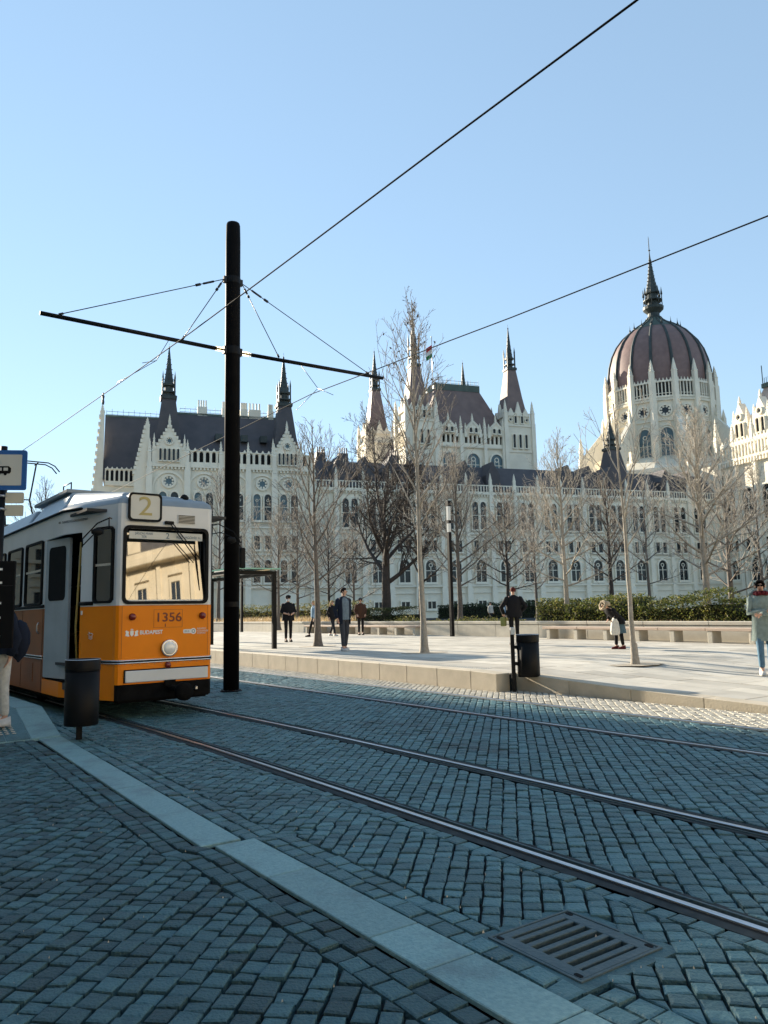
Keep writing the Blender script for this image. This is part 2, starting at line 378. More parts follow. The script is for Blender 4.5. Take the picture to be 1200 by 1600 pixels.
# raised boarding platform beside the near track, with a ramp at its end
def tl(s): return 2.30 + .018*(s-10.3) if s < 12 else 2.33 + .0*(s-12)
m = MB(); za = .22
m.hexa([(-6, 10.3, -.02), (2.28, 10.3, -.02), (2.36, 11.9, -.02), (-6, 11.9, -.02), (-6, 10.3, .006), (2.28, 10.3, .006), (2.36, 11.9, za), (-6, 11.9, za)])
m.hexa([(-6, 11.9, -.02), (2.36, 11.9, -.02), (1.2, 40, -.02), (-6, 40, -.02), (-6, 11.9, za), (2.36, 11.9, za), (1.2, 40, za), (-6, 40, za)])
plat = m.build('platform', M['band_stone']); plat.rotation_euler.z = HEAD; tag(plat, kind='structure')
for i in range(7):                             # edge slabs and paving strips of the platform
    a = 10.32 if i == 0 else 11.92 + 1.5*(i-1); b = 11.9 if i == 0 else a+1.48
    ta = 2.28 if i == 0 else 2.36-.0413*(a-11.9); tb = 2.36 if i == 0 else 2.36-.0413*(b-11.9)
    z0, z1 = (.006, za) if i == 0 else (za, za)
    for wd, nm, q0 in ((.34, 'edge_slab', .0), (.26, 'paving_slab', .35), (.26, 'paving_slab', .62), (.26, 'paving_slab', .89)):
        m = MB(); m.hexa([(ta-q0-wd, a, z0-.01), (ta-q0, a, z0-.01), (tb-q0, b, z1-.01), (tb-q0-wd, b, z1-.01),
                          (ta-q0-wd, a, z0+.012), (ta-q0, a, z0+.012), (tb-q0, b, z1+.012), (tb-q0-wd, b, z1+.012)])
        m.build(nm, M['band_stone'] if q0 == 0 else M['sett_road'], plat, bevel=.004)
pm('tactile', (.44, .42, .37), (.54, .52, .46), 20, 0.6)
m = MB(); m.box(1.42, 1.80, 10.75, 12.0, za*.3, za*.5)
m = MB()
for i in range(14):
    for j in range(6):
        s_ = 10.6 + i*.085; t_ = 1.42 + j*.075; z_ = interp(s_, [10.3, 11.9], [.006, za]) + .012
        m.lathe([(.026, 0), (.024, .006), (.014, .009)], 8, (t_, s_, z_))
m.build('tactile_studs', M['tactile'], plat)
# rails: running head, flange groove and lip, let into the stones
def rail(tf, s0, s1, side, label):
    ss = [s0 + (s1-s0)*i/60 for i in range(61)]
    e = empty('tram_rail', (0, 0, 0), HEAD, label, 'rail', 'tram rails let into the setts')
    def strip(name, prof, mat):
        mb = MB(); n = len(prof)
        vs = [(tf(s) + side*a, s, z) for s in ss for a, z in prof]
        mb.add(vs, [(i*n+j, i*n+j+1, (i+1)*n+j+1, (i+1)*n+j) for i in range(len(ss)-1) for j in range(n-1)])
        return mb.build(name, mat, e, fast=False)
    strip('rail_head', [(-.018, -.004), (-.017, .004), (-.012, .007), (.014, .007), (.020, .003), (.021, -.03)], M['rail_steel'])
    strip('rail_shoulder', [(-.046, -.02), (-.046, -.003), (-.018, -.004)], M['black_matt'])
    strip('flange_groove', [(.021, -.03), (.024, -.036), (.066, -.036), (.070, -.03)], M['black_matt'])
    strip('rail_lip', [(.070, -.03), (.070, .001), (.073, .003), (.081, .003), (.085, -.02)], M['cast_iron'])
    strip('rail_bed', [(-.11, -.003), (-.046, -.003)], M['rail_side'])
    strip('rail_bed', [(.085, -.004), (.13, -.003)], M['rail_side'])
rail(lambda s: 3.41 + off(s), -20, 70, 1, 'tram rail nearest the flush kerb band and the drain grate')
rail(lambda s: 4.845 + off(s), -20, 70, -1, 'tram rail running out from under the coupler of the tram')
rail(lambda s: 7.36, -20, 70, 1, 'tram rail just beyond the dark catenary pole')
rail(lambda s: 8.795, -20, 70, -1, 'tram rail in the sun closest to the plaza kerb')
# drain grate
gr = empty('drain_grate', st(2.665, 2.45, 0), HEAD, 'square cast iron drain grate with slots between kerb band and rail', 'drain grate'); gr.scale = (.94, .94, 1)
m = MB(); m.ring([(-.272,-.282),(.272,-.282),(.272,.282),(-.272,.282)], [(-.258,-.268),(.258,-.268),(.258,.268),(-.258,.268)], -.03, -.001, 'xy'); m.build('grate_frame', M['cast_iron'], gr, bevel=.002)
m = MB(); m.ring([(-.253,-.263),(.253,-.263),(.253,.263),(-.253,.263)], [(-.185,-.215),(.185,-.215),(.185,.215),(-.185,.215)], -.03, -.003, 'xy'); m.build('grate_rim', M['cast_iron'], gr, bevel=.003)
for i in range(6):
    y = -.1775 + i*.071; m = MB(); m.prism(rrect(-.20, .20, y-.0165, y+.0165, .004, 2), -.03, -.004, 'xy'); m.build('grate_bar', M['cast_iron'], gr, bevel=.003)
m = MB(); m.ring([(-.33,-.34),(.33,-.34),(.33,.34),(-.33,.34)], [(-.271,-.281),(.271,-.281),(.271,.281),(-.271,.281)], -.05, -.009, 'xy'); m.build('mortar_bed', M['sett'], gr)
m = MB(); m.box(-.25, .25, -.26, .26, -.09, -.08); m.build('gully', M['black_matt'], gr)
for x_ in (-.235, .235):
    for y_ in (-.235, .235): m = MB(); m.prism(rrect(x_-.012, x_+.012, y_-.022, y_+.022, .01, 3), -.004, -.0015, 'xy'); m.build('lifting_slot', M['black_matt'], gr)

# ------------------------------------------------------------------ plaza
pl = MB(); ss = ZS[0][:-1] + [45, 60, 90]
ss = [-25, 0, 2, 3, 5.6, 7.1, 8.4, 10, 10.34]
for a, b in zip(ss[:-1], ss[1:]):
    pl.hexa([(10.38,a,-.1),(60,a,-.1),(60,b,-.1),(10.38,b,-.1),(10.38,a,zp(a)-.02),(60,a,zp(a)-.02),(60,b,zp(b)-.02),(10.38,b,zp(b)-.02)])
ss = [10.34, 11, 15, 20, 30, 60, 110]
for a, b in zip(ss[:-1], ss[1:]):
    pl.hexa([(9.95,a,-.1),(90,a,-.1),(90,b,-.1),(9.95,b,-.1),(9.95,a,zp(a)-.02),(90,a,zp(a)-.02),(90,b,zp(b)-.02),(9.95,b,zp(b)-.02)])
plaza = pl.build('plaza', M['joint']); plaza.rotation_euler.z = HEAD; tag(plaza, kind='structure')
far = MB(); far.hexa([(21.5,-60,-.1),(260,-60,-.1),(260,300,-.1),(21.5,300,-.1),(21.5,-60,.3),(260,-60,.3),(260,300,.46),(21.5,300,.46)])
pm('pale_gravel', (.42, .39, .33), (.50, .47, .40), 3, 0.95, bump=0.3)
far = far.build('forecourt', M['pale_gravel']); far.rotation_euler.z = HEAD; tag(far, kind='structure')
def quad_slab(mb, t0, t1, s0, s1, gap=.008, th=.03, dz=0):
    mb.hexa([(t0+gap,s0+gap,zp(s0)-th),(t1-gap,s0+gap,zp(s0)-th),(t1-gap,s1-gap,zp(s1)-th),(t0+gap,s1-gap,zp(s1)-th),
             (t0+gap,s0+gap,zp(s0)+dz),(t1-gap,s0+gap,zp(s0)+dz),(t1-gap,s1-gap,zp(s1)+dz),(t0+gap,s1-gap,zp(s1)+dz)])
slabs = []; r = random.Random(5); t = 10.4; k = 0
while t < 21.9:
    wd = .5 if k % 3 else .75; s = (-2 if t < 10.4 else -2) + r.uniform(0, .9)
    while s < 48:
        ln = r.choice((.9, 1.1, 1.3)); slabs.append((t, min(t+wd, 22.0), s, s+ln)); s += ln
    t += wd; k += 1
s = 10.36
while s < 48: slabs.append((9.97, 10.395, s, s+1.0)); s += 1.0
def skey(q):
    x, y, d = px_of(((q[0]+q[1])/2, (q[2]+q[3])/2)); return d if (-20 < x < 1220) else 1e4+d
slabs.sort(key=skey); rest = MB()
for i, q in enumerate(slabs):
    mb = MB() if i < 300 else rest
    quad_slab(mb, *q, dz=r.gauss(0, .0012))
    if i < 300: mb.build('paving_slab', M['paving_slab'], plaza)
tag(rest.build('paving_slab_field', M['paving_slab'], plaza, fast=True), kind='stuff')
m = MB()                                       # warning studs along the platform edge
for i in range(330):
    for j in range(4): s_ = 11.2+i*.065; m.lathe([(.020, 0), (.017, .005), (.008, .007)], 6, (10.08+j*.065, s_, zp(s_)+.001))
tag(m.build('tactile_studs', M['tactile'], plaza, fast=True), kind='stuff')
s = 10.36; i = 0                               # kerb: tall platform blocks, then a lower run that ramps down to the right
while s < 60:
    ln = 1.0 if i % 4 else .7; mb = MB()
    mb.hexa([(9.63,s+.003,-.1),(9.965,s+.003,-.1),(9.965,s+ln-.003,-.1),(9.63,s+ln-.003,-.1),(9.63,s+.003,zp(s)+.004),(9.965,s+.003,zp(s)+.004),(9.965,s+ln-.003,zp(s+ln)+.004),(9.63,s+ln-.003,zp(s+ln)+.004)])
    mb.build('kerb_block', M['kerb_stone'], plaza, bevel=.008); s += ln; i += 1
s = 10.34
while s > -6:
    ln = 1.25; mb = MB(); a, b = s-ln, s
    mb.hexa([(10.09,a+.003,-.1),(10.395,a+.003,-.1),(10.395,b-.003,-.1),(10.09,b-.003,-.1),(10.09,a+.003,zp(a)+.004),(10.395,a+.003,zp(a)+.004),(10.395,b-.003,zp(b)+.004),(10.09,b-.003,zp(b)+.004)])
    mb.build('kerb_block', M['kerb_stone'], plaza, bevel=.006); s -= ln
# planter wall with coping, soil and benches
wl = empty('planter_wall', st(22.0, 0, 0), HEAD, 'long low stone planter wall behind the plaza benches', 'wall')
s = 2.0
while s < 60:
    ln = 2.4; b = min(s+ln, 60); mb = MB()
    mb.hexa([(0,s+.004,.2),(.4,s+.004,.2),(.4,b-.004,.2),(0,b-.004,.2),(0,s+.004,zp(s)+.50),(.4,s+.004,zp(s)+.50),(.4,b-.004,zp(b)+.50),(0,b-.004,zp(b)+.50)])
    mb.build('wall_block', M['planter_stone'], wl, bevel=.01)
    mb = MB(); mb.hexa([(-.02,s+.004,zp(s)+.505),(.45,s+.004,zp(s)+.505),(.45,b-.004,zp(b)+.505),(-.02,b-.004,zp(b)+.505),(-.02,s+.004,zp(s)+.62),(.45,s+.004,zp(s)+.62),(.45,b-.004,zp(b)+.62),(-.02,b-.004,zp(b)+.62)])
    mb.build('coping_stone', M['planter_stone'], wl, bevel=.012); s += ln
mb = MB(); mb.hexa([(22.42,2,.2),(34,2,.2),(34,60,.2),(22.42,60,.2),(22.42,2,.55),(34,2,.6),(34,60,1.0),(22.42,60,1.0)])
bed = mb.build('planting_bed', M['soil']); bed.rotation_euler.z = HEAD; tag(bed, kind='structure')
pm('bench_wood', (.44, .33, .25), (.54, .42, .33), 4, 0.7, stretch=(6, .6, 6))
def bench(s0, s1, label, n):
    e = empty('stone_bench', st(21.25, s0, zp(s0)-.005), HEAD, label, 'bench', 'long stone benches along the planter wall')
    L_ = s1-s0; e.rotation_euler.x = math.atan((zp(s1)-zp(s0))/L_)
    q = 5
    for i in range(q):
        mb = MB(); mb.box(0, .52, L_*i/q+.004, L_*(i+1)/q-.004, .36, .45); mb.build('seat_slab', M['bench_wood'], e, bevel=.012)
    for i in range(n):
        y = .15 + (L_-.5)*i/(n-1); mb = MB(); mb.box(.02, .5, y, y+.16, 0, .358); mb.build('leg', M['planter_stone'], e, bevel=.012)
bench(12.0, 20.3, 'pale stone bench before the tall hedge, behind the woman in the green coat', 7)
bench(28.0, 38.5, 'pale stone bench behind the people waiting near the shelter', 8)
# ------------------------------------------------------------------ buildings out of the frame: one shades the street, one is mirrored in the windscreen
pm('plaster', (.60, .51, .36), (.68, .58, .42), 1.2, 0.85, dirt=((.46, .39, .28), .25, .6))
pm('slate_roof', (.07, .065, .06), (.11, .10, .095), 2, 0.7)
pm('plain_glass', (.02, .025, .03), (.035, .04, .045), 2, 0.08, spec=0.9)
def townhouse(name, loc, rz, L_, D_, H_, label, cols, floors, roofh):
    e = empty(name, loc, rz, label, 'building')
    m = MB(); m.box(0, L_, 0, D_, -.1, H_); m.build('wall', M['plaster'], e)
    m = MB()
    for z, h, d in ((H_-.9, .5, .9), (H_-.4, .45, .55), (H_*.30, .35, .35), (H_*.62, .28, .28), (0, 1.0, .15)): m.box(-d, L_+d, -d, D_+d, z, z+h)
    m.build('cornice', M['plaster'], e, bevel=.05)
    if roofh:
        m = MB(); o = 1.0
        m.hexa([(.3,.3,H_+.06),(L_-.3,.3,H_+.06),(L_-.3,D_-.3,H_+.06),(.3,D_-.3,H_+.06),(3,3.2,H_+roofh),(L_-3,3.2,H_+roofh),(L_-3,D_-3.2,H_+roofh),(3,D_-3.2,H_+roofh)])
        rf = m.build('roof', M['slate_roof'], e)
        for i in range(int(L_//7)):
            x = 4 + i*7; m = MB(); m.prism([(x-.9, H_+.3), (x+.9, H_+.3), (x+.9, H_+2.2), (x, H_+3.4), (x-.9, H_+2.2)], .1, 2.6); m.build('dormer', M['plaster'], rf)
    fh = (H_-2.4)/floors; bw = L_/cols
    wm = MB(); wm.prism(rrect(-.62, .62, 0, fh*.58, .1, 2), -.03, .05); wme = wm.mesh('window', [M['plain_glass']])
    fm_ = MB(); fm_.ring([(-.9,-.2),(.9,-.2),(.9,fh*.66),(-.9,fh*.66)], [(-.62,0),(.62,0),(.62,fh*.58),(-.62,fh*.58)], -.16, .05); fm_.box(-.95,.95,-.3,.05,-.32,-.2); fm_.box(-.05,.05,-.06,.0,0,fh*.58); fm_.prism([(-1.05, fh*.70), (1.05, fh*.70), (0, fh*.84)], -.24, .05)
    fme = fm_.mesh('frame', [M['plaster']])
    for f in range(floors):
        for c in range(cols):
            o = link('window', wme, e, (bw*(c+.5), 0, 1.3+fh*f+fh*.12)); link('frame', fme, o)
    m = MB()
    for c in range(cols+1): m.box(bw*c-.3, bw*c+.3, -.22, .1, H_*.32, H_-.95)
    m.build('pilaster', M['plaster'], e, bevel=.03)
    return e
# its right hand corner stands so that the edge of its shadow runs along the far rail
_rz = R(SUN_AZ)
_c = st(6.95, 17.86) + Vector((-math.sin(_rz), math.cos(_rz), 0)) * 61 - Vector((math.cos(_rz), math.sin(_rz), 0)) * .9
_a = _c - Vector((math.cos(_rz), math.sin(_rz), 0)) * 56
townhouse('apartment_building', (_a.x, _a.y, 0), _rz, 56, 18, 22.6, 'tall stone town building standing down the street beyond the tram', 14, 5, 0)
# cream palace across the square, seen mirrored in the windscreen
_q = Vector((36, -12, 0)); _rz = R(-128)
townhouse('cream_palace', (_q.x + 4, _q.y + 30, 0), R(-112), 62, 16, 14.4, 'cream stone palace with dark roof mirrored in the tram windscreen', 13, 3, 6.5)
_b = st(-15, -24)
townhouse('street_block', (_b.x, _b.y, 0), HEAD + R(90), 92, 14, 19, 'long stone street block facing the tram from the far pavement', 22, 5, 0)

# ------------------------------------------------------------------ tram
pm('tram_orange', (.80, .215, .0006), (.86, .24, .0008), 2, 0.4, spec=.25, dirt=((.55, .16, .004), 1.1, .3))
pm('tram_orange_shaded', (.27, .085, .018), (.34, .105, .024), 1.5, 0.45, spec=.25, dirt=((.16, .06, .022), .9, .6))  # same orange paint, with the shade on the side mixed into its colour
pm('tram_white', (.58, .60, .60), (.66, .68, .68), 2, 0.35, coat=0.25, dirt=((.42, .43, .42), 1.0, .5))
pm('tram_grey', (.20, .25, .29), (.26, .31, .35), 2, 0.4, dirt=((.15, .19, .22), .8, .5))
pm('rubber', (.005, .005, .005), (.009, .009, .009), 6, 0.65, spec=0.18)
pm('undercar', (.004, .004, .004), (.010, .0095, .009), 7, 0.9, spec=.08)
pm('chrome', (.55, .56, .57), (.68, .69, .70), 6, 0.25, metal=0.9)
pm('red_lens', (.16, .012, .006), (.22, .02, .01), 6, 0.18, spec=0.7)
pm('white_sign', (.58, .565, .49), (.64, .625, .55), 3, 0.5)
pm('ochre_print', (.42, .34, .12), (.46, .37, .14), 6, 0.6)
pm('blue_print', (.01, .08, .14), (.015, .09, .16), 6, 0.6)
pm('dark_red_print', (.14, .022, .004), (.17, .028, .005), 6, 0.5)
pm('white_print', (.74, .74, .70), (.8, .8, .76), 6, 0.5)
pm('dark_orange_line', (.30, .09, .003), None, 3, .5)  # darker orange for the panel outline and seams
pm('interior', (.035, .032, .030), (.055, .05, .046), 3, 0.8)
pm('seat_brown', (.16, .085, .035), (.20, .11, .05), 4, 0.6)
pm('yellow_bar', (.26, .17, .03), (.3, .2, .035), 4, 0.4)
glass('tram_glass', (.16, .18, .19), .10)
glass('windscreen_glass', (.16, .18, .20), .27, gcol=(1, 1, 1))
pm('headlamp_glass', (.75, .74, .68), (.85, .84, .78), 14, 0.12, spec=0.8, coat=.6)
TR = empty('tram', (-3.26, 11.48, 0), R(37.5), 'orange and white articulated tram number 1356 standing at the stop with its door open', 'tram')
HW, LEN = 1.15, 15.0
left = [(-.65, 0), (-.695, .012), (-.73, .05), (-.745, .12), (-.90, .55), (-1.0, .84), (-1.15, 1.32), (-1.15, 2.30), (-1.15, 2.42), (-1.15, 3.66), (-1.15, 3.86), (-1.15, 5.08), (-1.15, 5.28), (-1.15, 6.5), (-1.15, 6.7), (-1.15, 7.9), (-1.15, 8.1), (-1.15, 9.3), (-1.15, 9.5), (-1.15, 10.9), (-1.15, 11.1), (-1.15, 14.4), (-.95, LEN)]
lev = [.28, .50, 1.62, 1.70, 2.74, 2.80, 3.02, 3.10]
def hole(i, k):                                # i: bay along the side, k: level band
    y0, y1 = left[i][1], left[i+1][1]
    if i in (5, 6): return k in (1, 2, 3)                       # doorway
    if i in (3,): return k == 3                                  # driver side window
    if i in (8, 10, 12, 14, 16): return k == 3
    return False
lo, hi = MB(), MB()
for side in (1, -1):
    for i in range(len(left)-1):
        for k in range(len(lev)-1):
            if side == 1 and hole(i, k): continue
            if side == -1 and i in (3, 8, 10, 12, 14, 16, 5) and k == 3: continue
            (xa, ya), (xb, yb) = left[i], left[i+1]; tgt = lo if k < 2 else hi
            za_, zb_ = lev[k], lev[k+1]
            tgt.add([(xa*side, ya, za_), (xb*side, yb, za_), (xb*side, yb, zb_), (xa*side, ya, zb_)], [(0,1,2,3)], 1 if (i > 6 and k < 2) else (2 if (i < 2 and k == 0) else 0))
wsx, wsz = (-.66, .66), (1.70, 2.72)
fx = [-.65, -.645, .645, .65]
for i in range(3):
    for k in range(len(lev)-1):
        if k == 3: continue
        (lo if k < 2 else hi).add([(fx[i],0,lev[k]),(fx[i+1],0,lev[k]),(fx[i+1],0,lev[k+1]),(fx[i],0,lev[k+1])], [(0,1,2,3)], 2 if k == 0 else 0)
hi.add([(-.65,0,1.62),(-.645,0,1.62),(-.645,0,2.8),(-.65,0,2.8)], [(0,1,2,3)]); hi.add([(.65,0,1.62),(.645,0,1.62),(.645,0,2.8),(.65,0,2.8)], [(0,1,2,3)])
lo.add([(-.95,LEN,.28),(.95,LEN,.28),(.95,LEN,1.62),(-.95,LEN,1.62)], [(0,1,2,3)]); hi.add([(-.95,LEN,1.62),(.95,LEN,1.62),(.95,LEN,3.1),(-.95,LEN,3.1)], [(0,1,2,3)])
lower = lo.build('lower_body', [M['tram_orange'], M['tram_orange_shaded'], M['undercar']], TR)
upper = hi.build('upper_body', M['tram_white'], TR)
for o_ in (lower, upper):
    sm = o_.modifiers.new('thickness', 'SOLIDIFY'); sm.thickness = .04; sm.offset = -1
# roof: crowned shell following the plan
rf = MB(); prof = [(1.0, 3.10), (.97, 3.17), (.86, 3.235), (.6, 3.275), (0, 3.30)]
ring = [(x, y) for x, y in left] ; plan = ring + [(-x, y) for x, y in reversed(ring)]
def shrink(p, k): return (p[0]*k, .02 + (p[1]-.02)*1 if False else min(max(p[1], (1-k)*.9), LEN-(1-k)*.9))
n = len(plan); vs_ = []
for k, z in prof:
    for p in plan: q = shrink(p, max(k, .02)); vs_.append((q[0], q[1], z))
rf.add(vs_, [(i*n+j, i*n+(j+1) % n, (i+1)*n+(j+1) % n, (i+1)*n+j) for i in range(len(prof)-1) for j in range(n)], 0, True)
rf.build('roof', M['tram_grey'], TR)
m = MB()                                       # rain gutters
for sd_ in (1, -1): m.tube([(sd_*(p[0]-.02), p[1], 3.10) for p in left[5:]], .022, 6)
m.build('rain_gutter', M['rubber'], TR)
# roof fairing over the cab and long equipment housings
m = MB(); m.hexa([(-.66,.10,3.06),(.64,.10,3.06),(.98,2.28,3.12),(-.98,2.28,3.12),(-.58,.26,3.31),(.50,.24,3.28),(.74,2.28,3.56),(-.74,2.28,3.56)]); m.build('cab_fairing', M['tram_grey'], TR, bevel=.05, seg=2)
for y0, y1, h in ((2.3, 4.6, 3.66), (4.75, 9.8, 3.62)):
    m = MB(); m.hexa([(-.98,y0,3.14),(.98,y0,3.14),(.98,y1,3.14),(-.98,y1,3.14),(-.62,y0+.55,h),(.62,y0+.55,h),(.62,y1-.1,h),(-.62,y1-.1,h)]); o_ = m.build('roof_housing', M['tram_grey'], TR, bevel=.02)
m = MB(); m.box(-.7, .7, 2.9, 5.2, 3.661, 3.73); m.build('roof_walkway', M['tram_grey'], TR, bevel=.01)
m = MB()
m.tube([(-.6, 3.0, 3.73), (-.6, 3.0, 3.86), (-.6, 3.5, 3.86), (-.6, 3.5, 3.73)], .012, 6); m.build('roof_handle', M['dark_metal'], TR)
m = MB(); m.lathe([(.075, 0), (.07, .05), (.04, .085), (0.001, .10)], 12, (.38, .30, 3.255)); m.build('roof_horn', M['rubber'], TR)
# windscreen
out = rrect(-.665, .655, 1.635, 2.785, .09); inn = rrect(-.62, .61, 1.68, 2.74, .07)
m = MB(); m.ring(out, inn, -.022, .02); ws = m.build('windscreen_seal', M['rubber'], TR)
m = MB(); nx, nz = 16, 12                      # raked and gently bowed pane
vs_ = [(-.655 + 1.30*i/nx, -.014*(1-((i/nx-.5)*2)**2) + .012 + .13*j/nz, 1.66 + 1.10*j/nz) for j in range(nz+1) for i in range(nx+1)]
m.add(vs_, [(j*(nx+1)+i, j*(nx+1)+i+1, (j+1)*(nx+1)+i+1, (j+1)*(nx+1)+i) for j in range(nz) for i in range(nx)], 0, True)
m.build('windscreen', M['windscreen_glass'], TR)
m = MB(); m.box(-.66, .66, .012, .16, 2.755, 2.79); m.hexa([(-.665,.02,1.63),(-.64,.02,1.63),(-.64,.03,1.63),(-.665,.03,1.63),(-.665,.02,2.78),(-.64,.02,2.78),(-.64,.17,2.78),(-.665,.17,2.78)]); m.hexa([(.635,.02,1.63),(.66,.02,1.63),(.66,.03,1.63),(.635,.03,1.63),(.635,.02,2.78),(.66,.02,2.78),(.66,.17,2.78),(.635,.17,2.78)]); m.build('windscreen_reveal', M['rubber'], TR)
m = MB(); m.box(-.58, .555, -.004, .004, 2.59, 2.70); db = m.build('destination_strip', M['white_sign'], TR)
def text(name, body, size, loc, mat, parent, rot=(R(90), 0, 0), align='CENTER', ext=.001, sx=1.0, bold=0.0):
    c = bpy.data.curves.new(name, 'FONT'); c.body = body; c.size = size; c.align_x = align; c.align_y = 'CENTER'; c.extrude = ext; c.offset = bold
    tmp = bpy.data.objects.new(name, c); COL.objects.link(tmp)
    me = bpy.data.meshes.new_from_object(tmp.evaluated_get(bpy.context.evaluated_depsgraph_get())); bpy.data.objects.remove(tmp)
    me.materials.clear(); me.materials.append(mat); o = bpy.data.objects.new(name, me); COL.objects.link(o); o.parent = parent; o.location = loc; o.rotation_euler = rot; o.scale.x = sx
    return o
text('lettering', 'JÁSZAI MARI\nTÉR', .048, (-.36, -.0055, 2.645), M['blue_print'], db)
text('lettering', '2', .12, (.0, -.0055, 2.645), M['blue_print'], db)
text('lettering', 'KÖZVÁGÓHÍD H', .05, (.33, -.0055, 2.635), M['blue_print'], db)
# route number box
bxo = rrect(-.615, -.115, 2.845, 3.265, .06); bxi = rrect(-.585, -.145, 2.875, 3.235, .045)
m = MB(); m.prism(rrect(-.60, -.13, 2.86, 3.25, .05), -.05, .45); rb = m.build('route_box', M['tram_white'], TR)
m = MB(); m.ring(bxo, bxi, -.062, -.03); m.build('box_seal', M['rubber'], rb)
m = MB(); m.prism(bxi, -.056, -.05); m.build('box_face', M['white_sign'], rb)
text('lettering', '2', .40, (-.365, -.059, 3.055), M['ochre_print'], rb, sx=1.15)
# front details
m = MB(); m.box(.155, .435, -.012, .01, 2.845, 2.985)
for i in range(6): m.box(.165, .425, -.02, -.012, 2.855+i*.0215, 2.866+i*.0215, 1)
m.build('vent_grille', [M['tram_white'], M['dark_metal']], TR)
m = MB()
for x in (-.51, .565):
    mm = MB(); mm.lathe([(.052, 0), (.052, .02), (.045, .045), (.025, .06), (0.001, .064)], 16); o_ = mm.build('marker_light', M['red_lens'], TR); o_.rotation_euler.x = R(90); o_.location = (x, 0, 1.455)
mm = MB(); mm.lathe([(.045, 0), (.045, .03), (.03, .05), (0.001, .055)], 16); o_ = mm.build('tail_light', M['red_lens'], TR); o_.rotation_euler.x = R(90); o_.location = (.03, 0, .745)
mm = MB(); mm.lathe([(.125, 0), (.125, .05), (.118, .06), (.10, .055)], 28); hl = mm.build('headlight', M['chrome'], TR); hl.rotation_euler.x = R(90); hl.location = (.04, 0, .99)
mm = MB(); mm.lathe([(.102, .045), (.09, .062), (.05, .075), (0.001, .08)], 28); mm.build('lens', M['headlamp_glass'], hl)
m = MB(); m.ring([(-.19,1.29),(.25,1.29),(.25,1.555),(-.19,1.555)], [(-.186,1.294),(.246,1.294),(.246,1.551),(-.186,1.551)], -.004, .0); pn = m.build('number_panel', M['dark_orange_line'], TR)
text('lettering', '1356', .185, (.035, -.005, 1.435), M['dark_red_print'], pn, sx=1.12, bold=.002)
m = MB(); m.box(-.02, -.008, -.004, 0, 1.30, 1.345); m.build('panel_latch', M['dark_red_print'], pn)
text('city_lettering', 'BUDAPEST', .078, (-.225, -.004, 1.225), M['white_print'], TR, sx=.92, bold=.002)
m = MB()                                       # city crest: shield with two supporters
m.prism([(-.50, 1.255), (-.50, 1.20), (-.475, 1.175), (-.45, 1.20), (-.45, 1.255)], -.004, 0); m.prism([(-.495,1.262),(-.49,1.285),(-.482,1.268),(-.475,1.292),(-.467,1.268),(-.46,1.285),(-.455,1.262)], -.004, 0)
for s_ in (-1, 1):
    m.prism([(-.475+s_*.033,1.18),(-.475+s_*.05,1.175),(-.475+s_*.095,1.185),(-.475+s_*.085,1.225),(-.475+s_*.095,1.25),(-.475+s_*.075,1.265),(-.475+s_*.055,1.245),(-.475+s_*.04,1.25),(-.475+s_*.05,1.215)], -.004, 0)
_o = m.build('city_crest', M['white_print'], TR); _o.location.x = -.035
m = MB(); m.prism(rrect(.265, .40, 1.195, 1.255, .02), -.004, 0); m.prism(circ(.425, 1.225, .045, 20), -.005, 0); lg = m.build('operator_badge', M['white_print'], TR)
text('lettering', 'BKK', .045, (.325, -.0055, 1.225), M['tram_grey'], lg); m = MB(); m.ring(circ(.425, 1.225, .028, 20), circ(.425, 1.225, .016, 20), -.0065, -.004); m.build('badge_ring', M['tram_grey'], lg)
text('lettering', 'BUDAPESTI\nKÖZLEKEDÉSI\nKÖZPONT', .034, (.485, -.004, 1.225), M['white_print'], lg, align='LEFT', sx=.85)
m = MB(); m.box(-.60, .655, -.035, .0, .525, .69); m.build('bumper_panel', M['tram_white'], TR, bevel=.008)
m = MB(); m.box(-.615, .67, -.022, -.001, .69, .706); m.box(-.617, -.602, -.022, -.001, .52, .69); m.build('bumper_seal', M['rubber'], TR)
for z_, mt_ in ((.80, 'chrome'), (.818, 'rubber'), (.836, 'chrome')):       # rubbing strip all round
    m = MB(); m.tube([(-p[0], p[1]-.012, z_) for p in reversed(left[:7])] + [(p[0]-.006, p[1]-.012, z_) for p in left[:5]], .0125, 6)
    m.tube([(p[0]-.012, p[1], z_+.02) for p in left[7:]], .0125, 6); m.build('rubbing_strip', M[mt_], TR)
m = MB(); m.tube([(p[0]-.004, p[1], 1.665) for p in left[4:6]], .03, 6); m.tube([(p[0]-.004, p[1], 1.66) for p in left[7:]], .028, 6); m.build('waist_band', M['rubber'], TR)
for x_ in (-.655, .655):                       # panel seams and fixings on the front
    m = MB(); m.box(x_-.002, x_+.002, -.003, .001, .86, 1.61); m.build('panel_seam', M['dark_orange_line'], TR)
m = MB(); m.box(-.65, .65, -.003, .001, 1.612, 1.617); m.build('panel_seam', M['dark_orange_line'], TR)
m = MB()
for i in range(12): m.lathe([(.006, 0), (.004, .003)], 6, (-.60+i*.109, 0, 0))
m.v = [(x, -z-.0005, .772+y) for x, y, z in m.v]; m.build('rivet_row', M['chrome'], TR)
for y_ in (2.36, 3.76, 5.18, 6.6, 8.0, 9.4): m = MB(); m.box(-1.154, -1.149, y_-.003, y_+.003, .30, 1.62); m.build('panel_seam', M['undercar'], TR)
m = MB(); m.box(-1.156, -1.149, 2.9, 3.5, .42, .74)
for i in range(7): m.box(-1.160, -1.154, 2.92, 3.48, .45+i*.04, .465+i*.04)
m.build('side_vent', M['tram_orange_shaded'], TR)
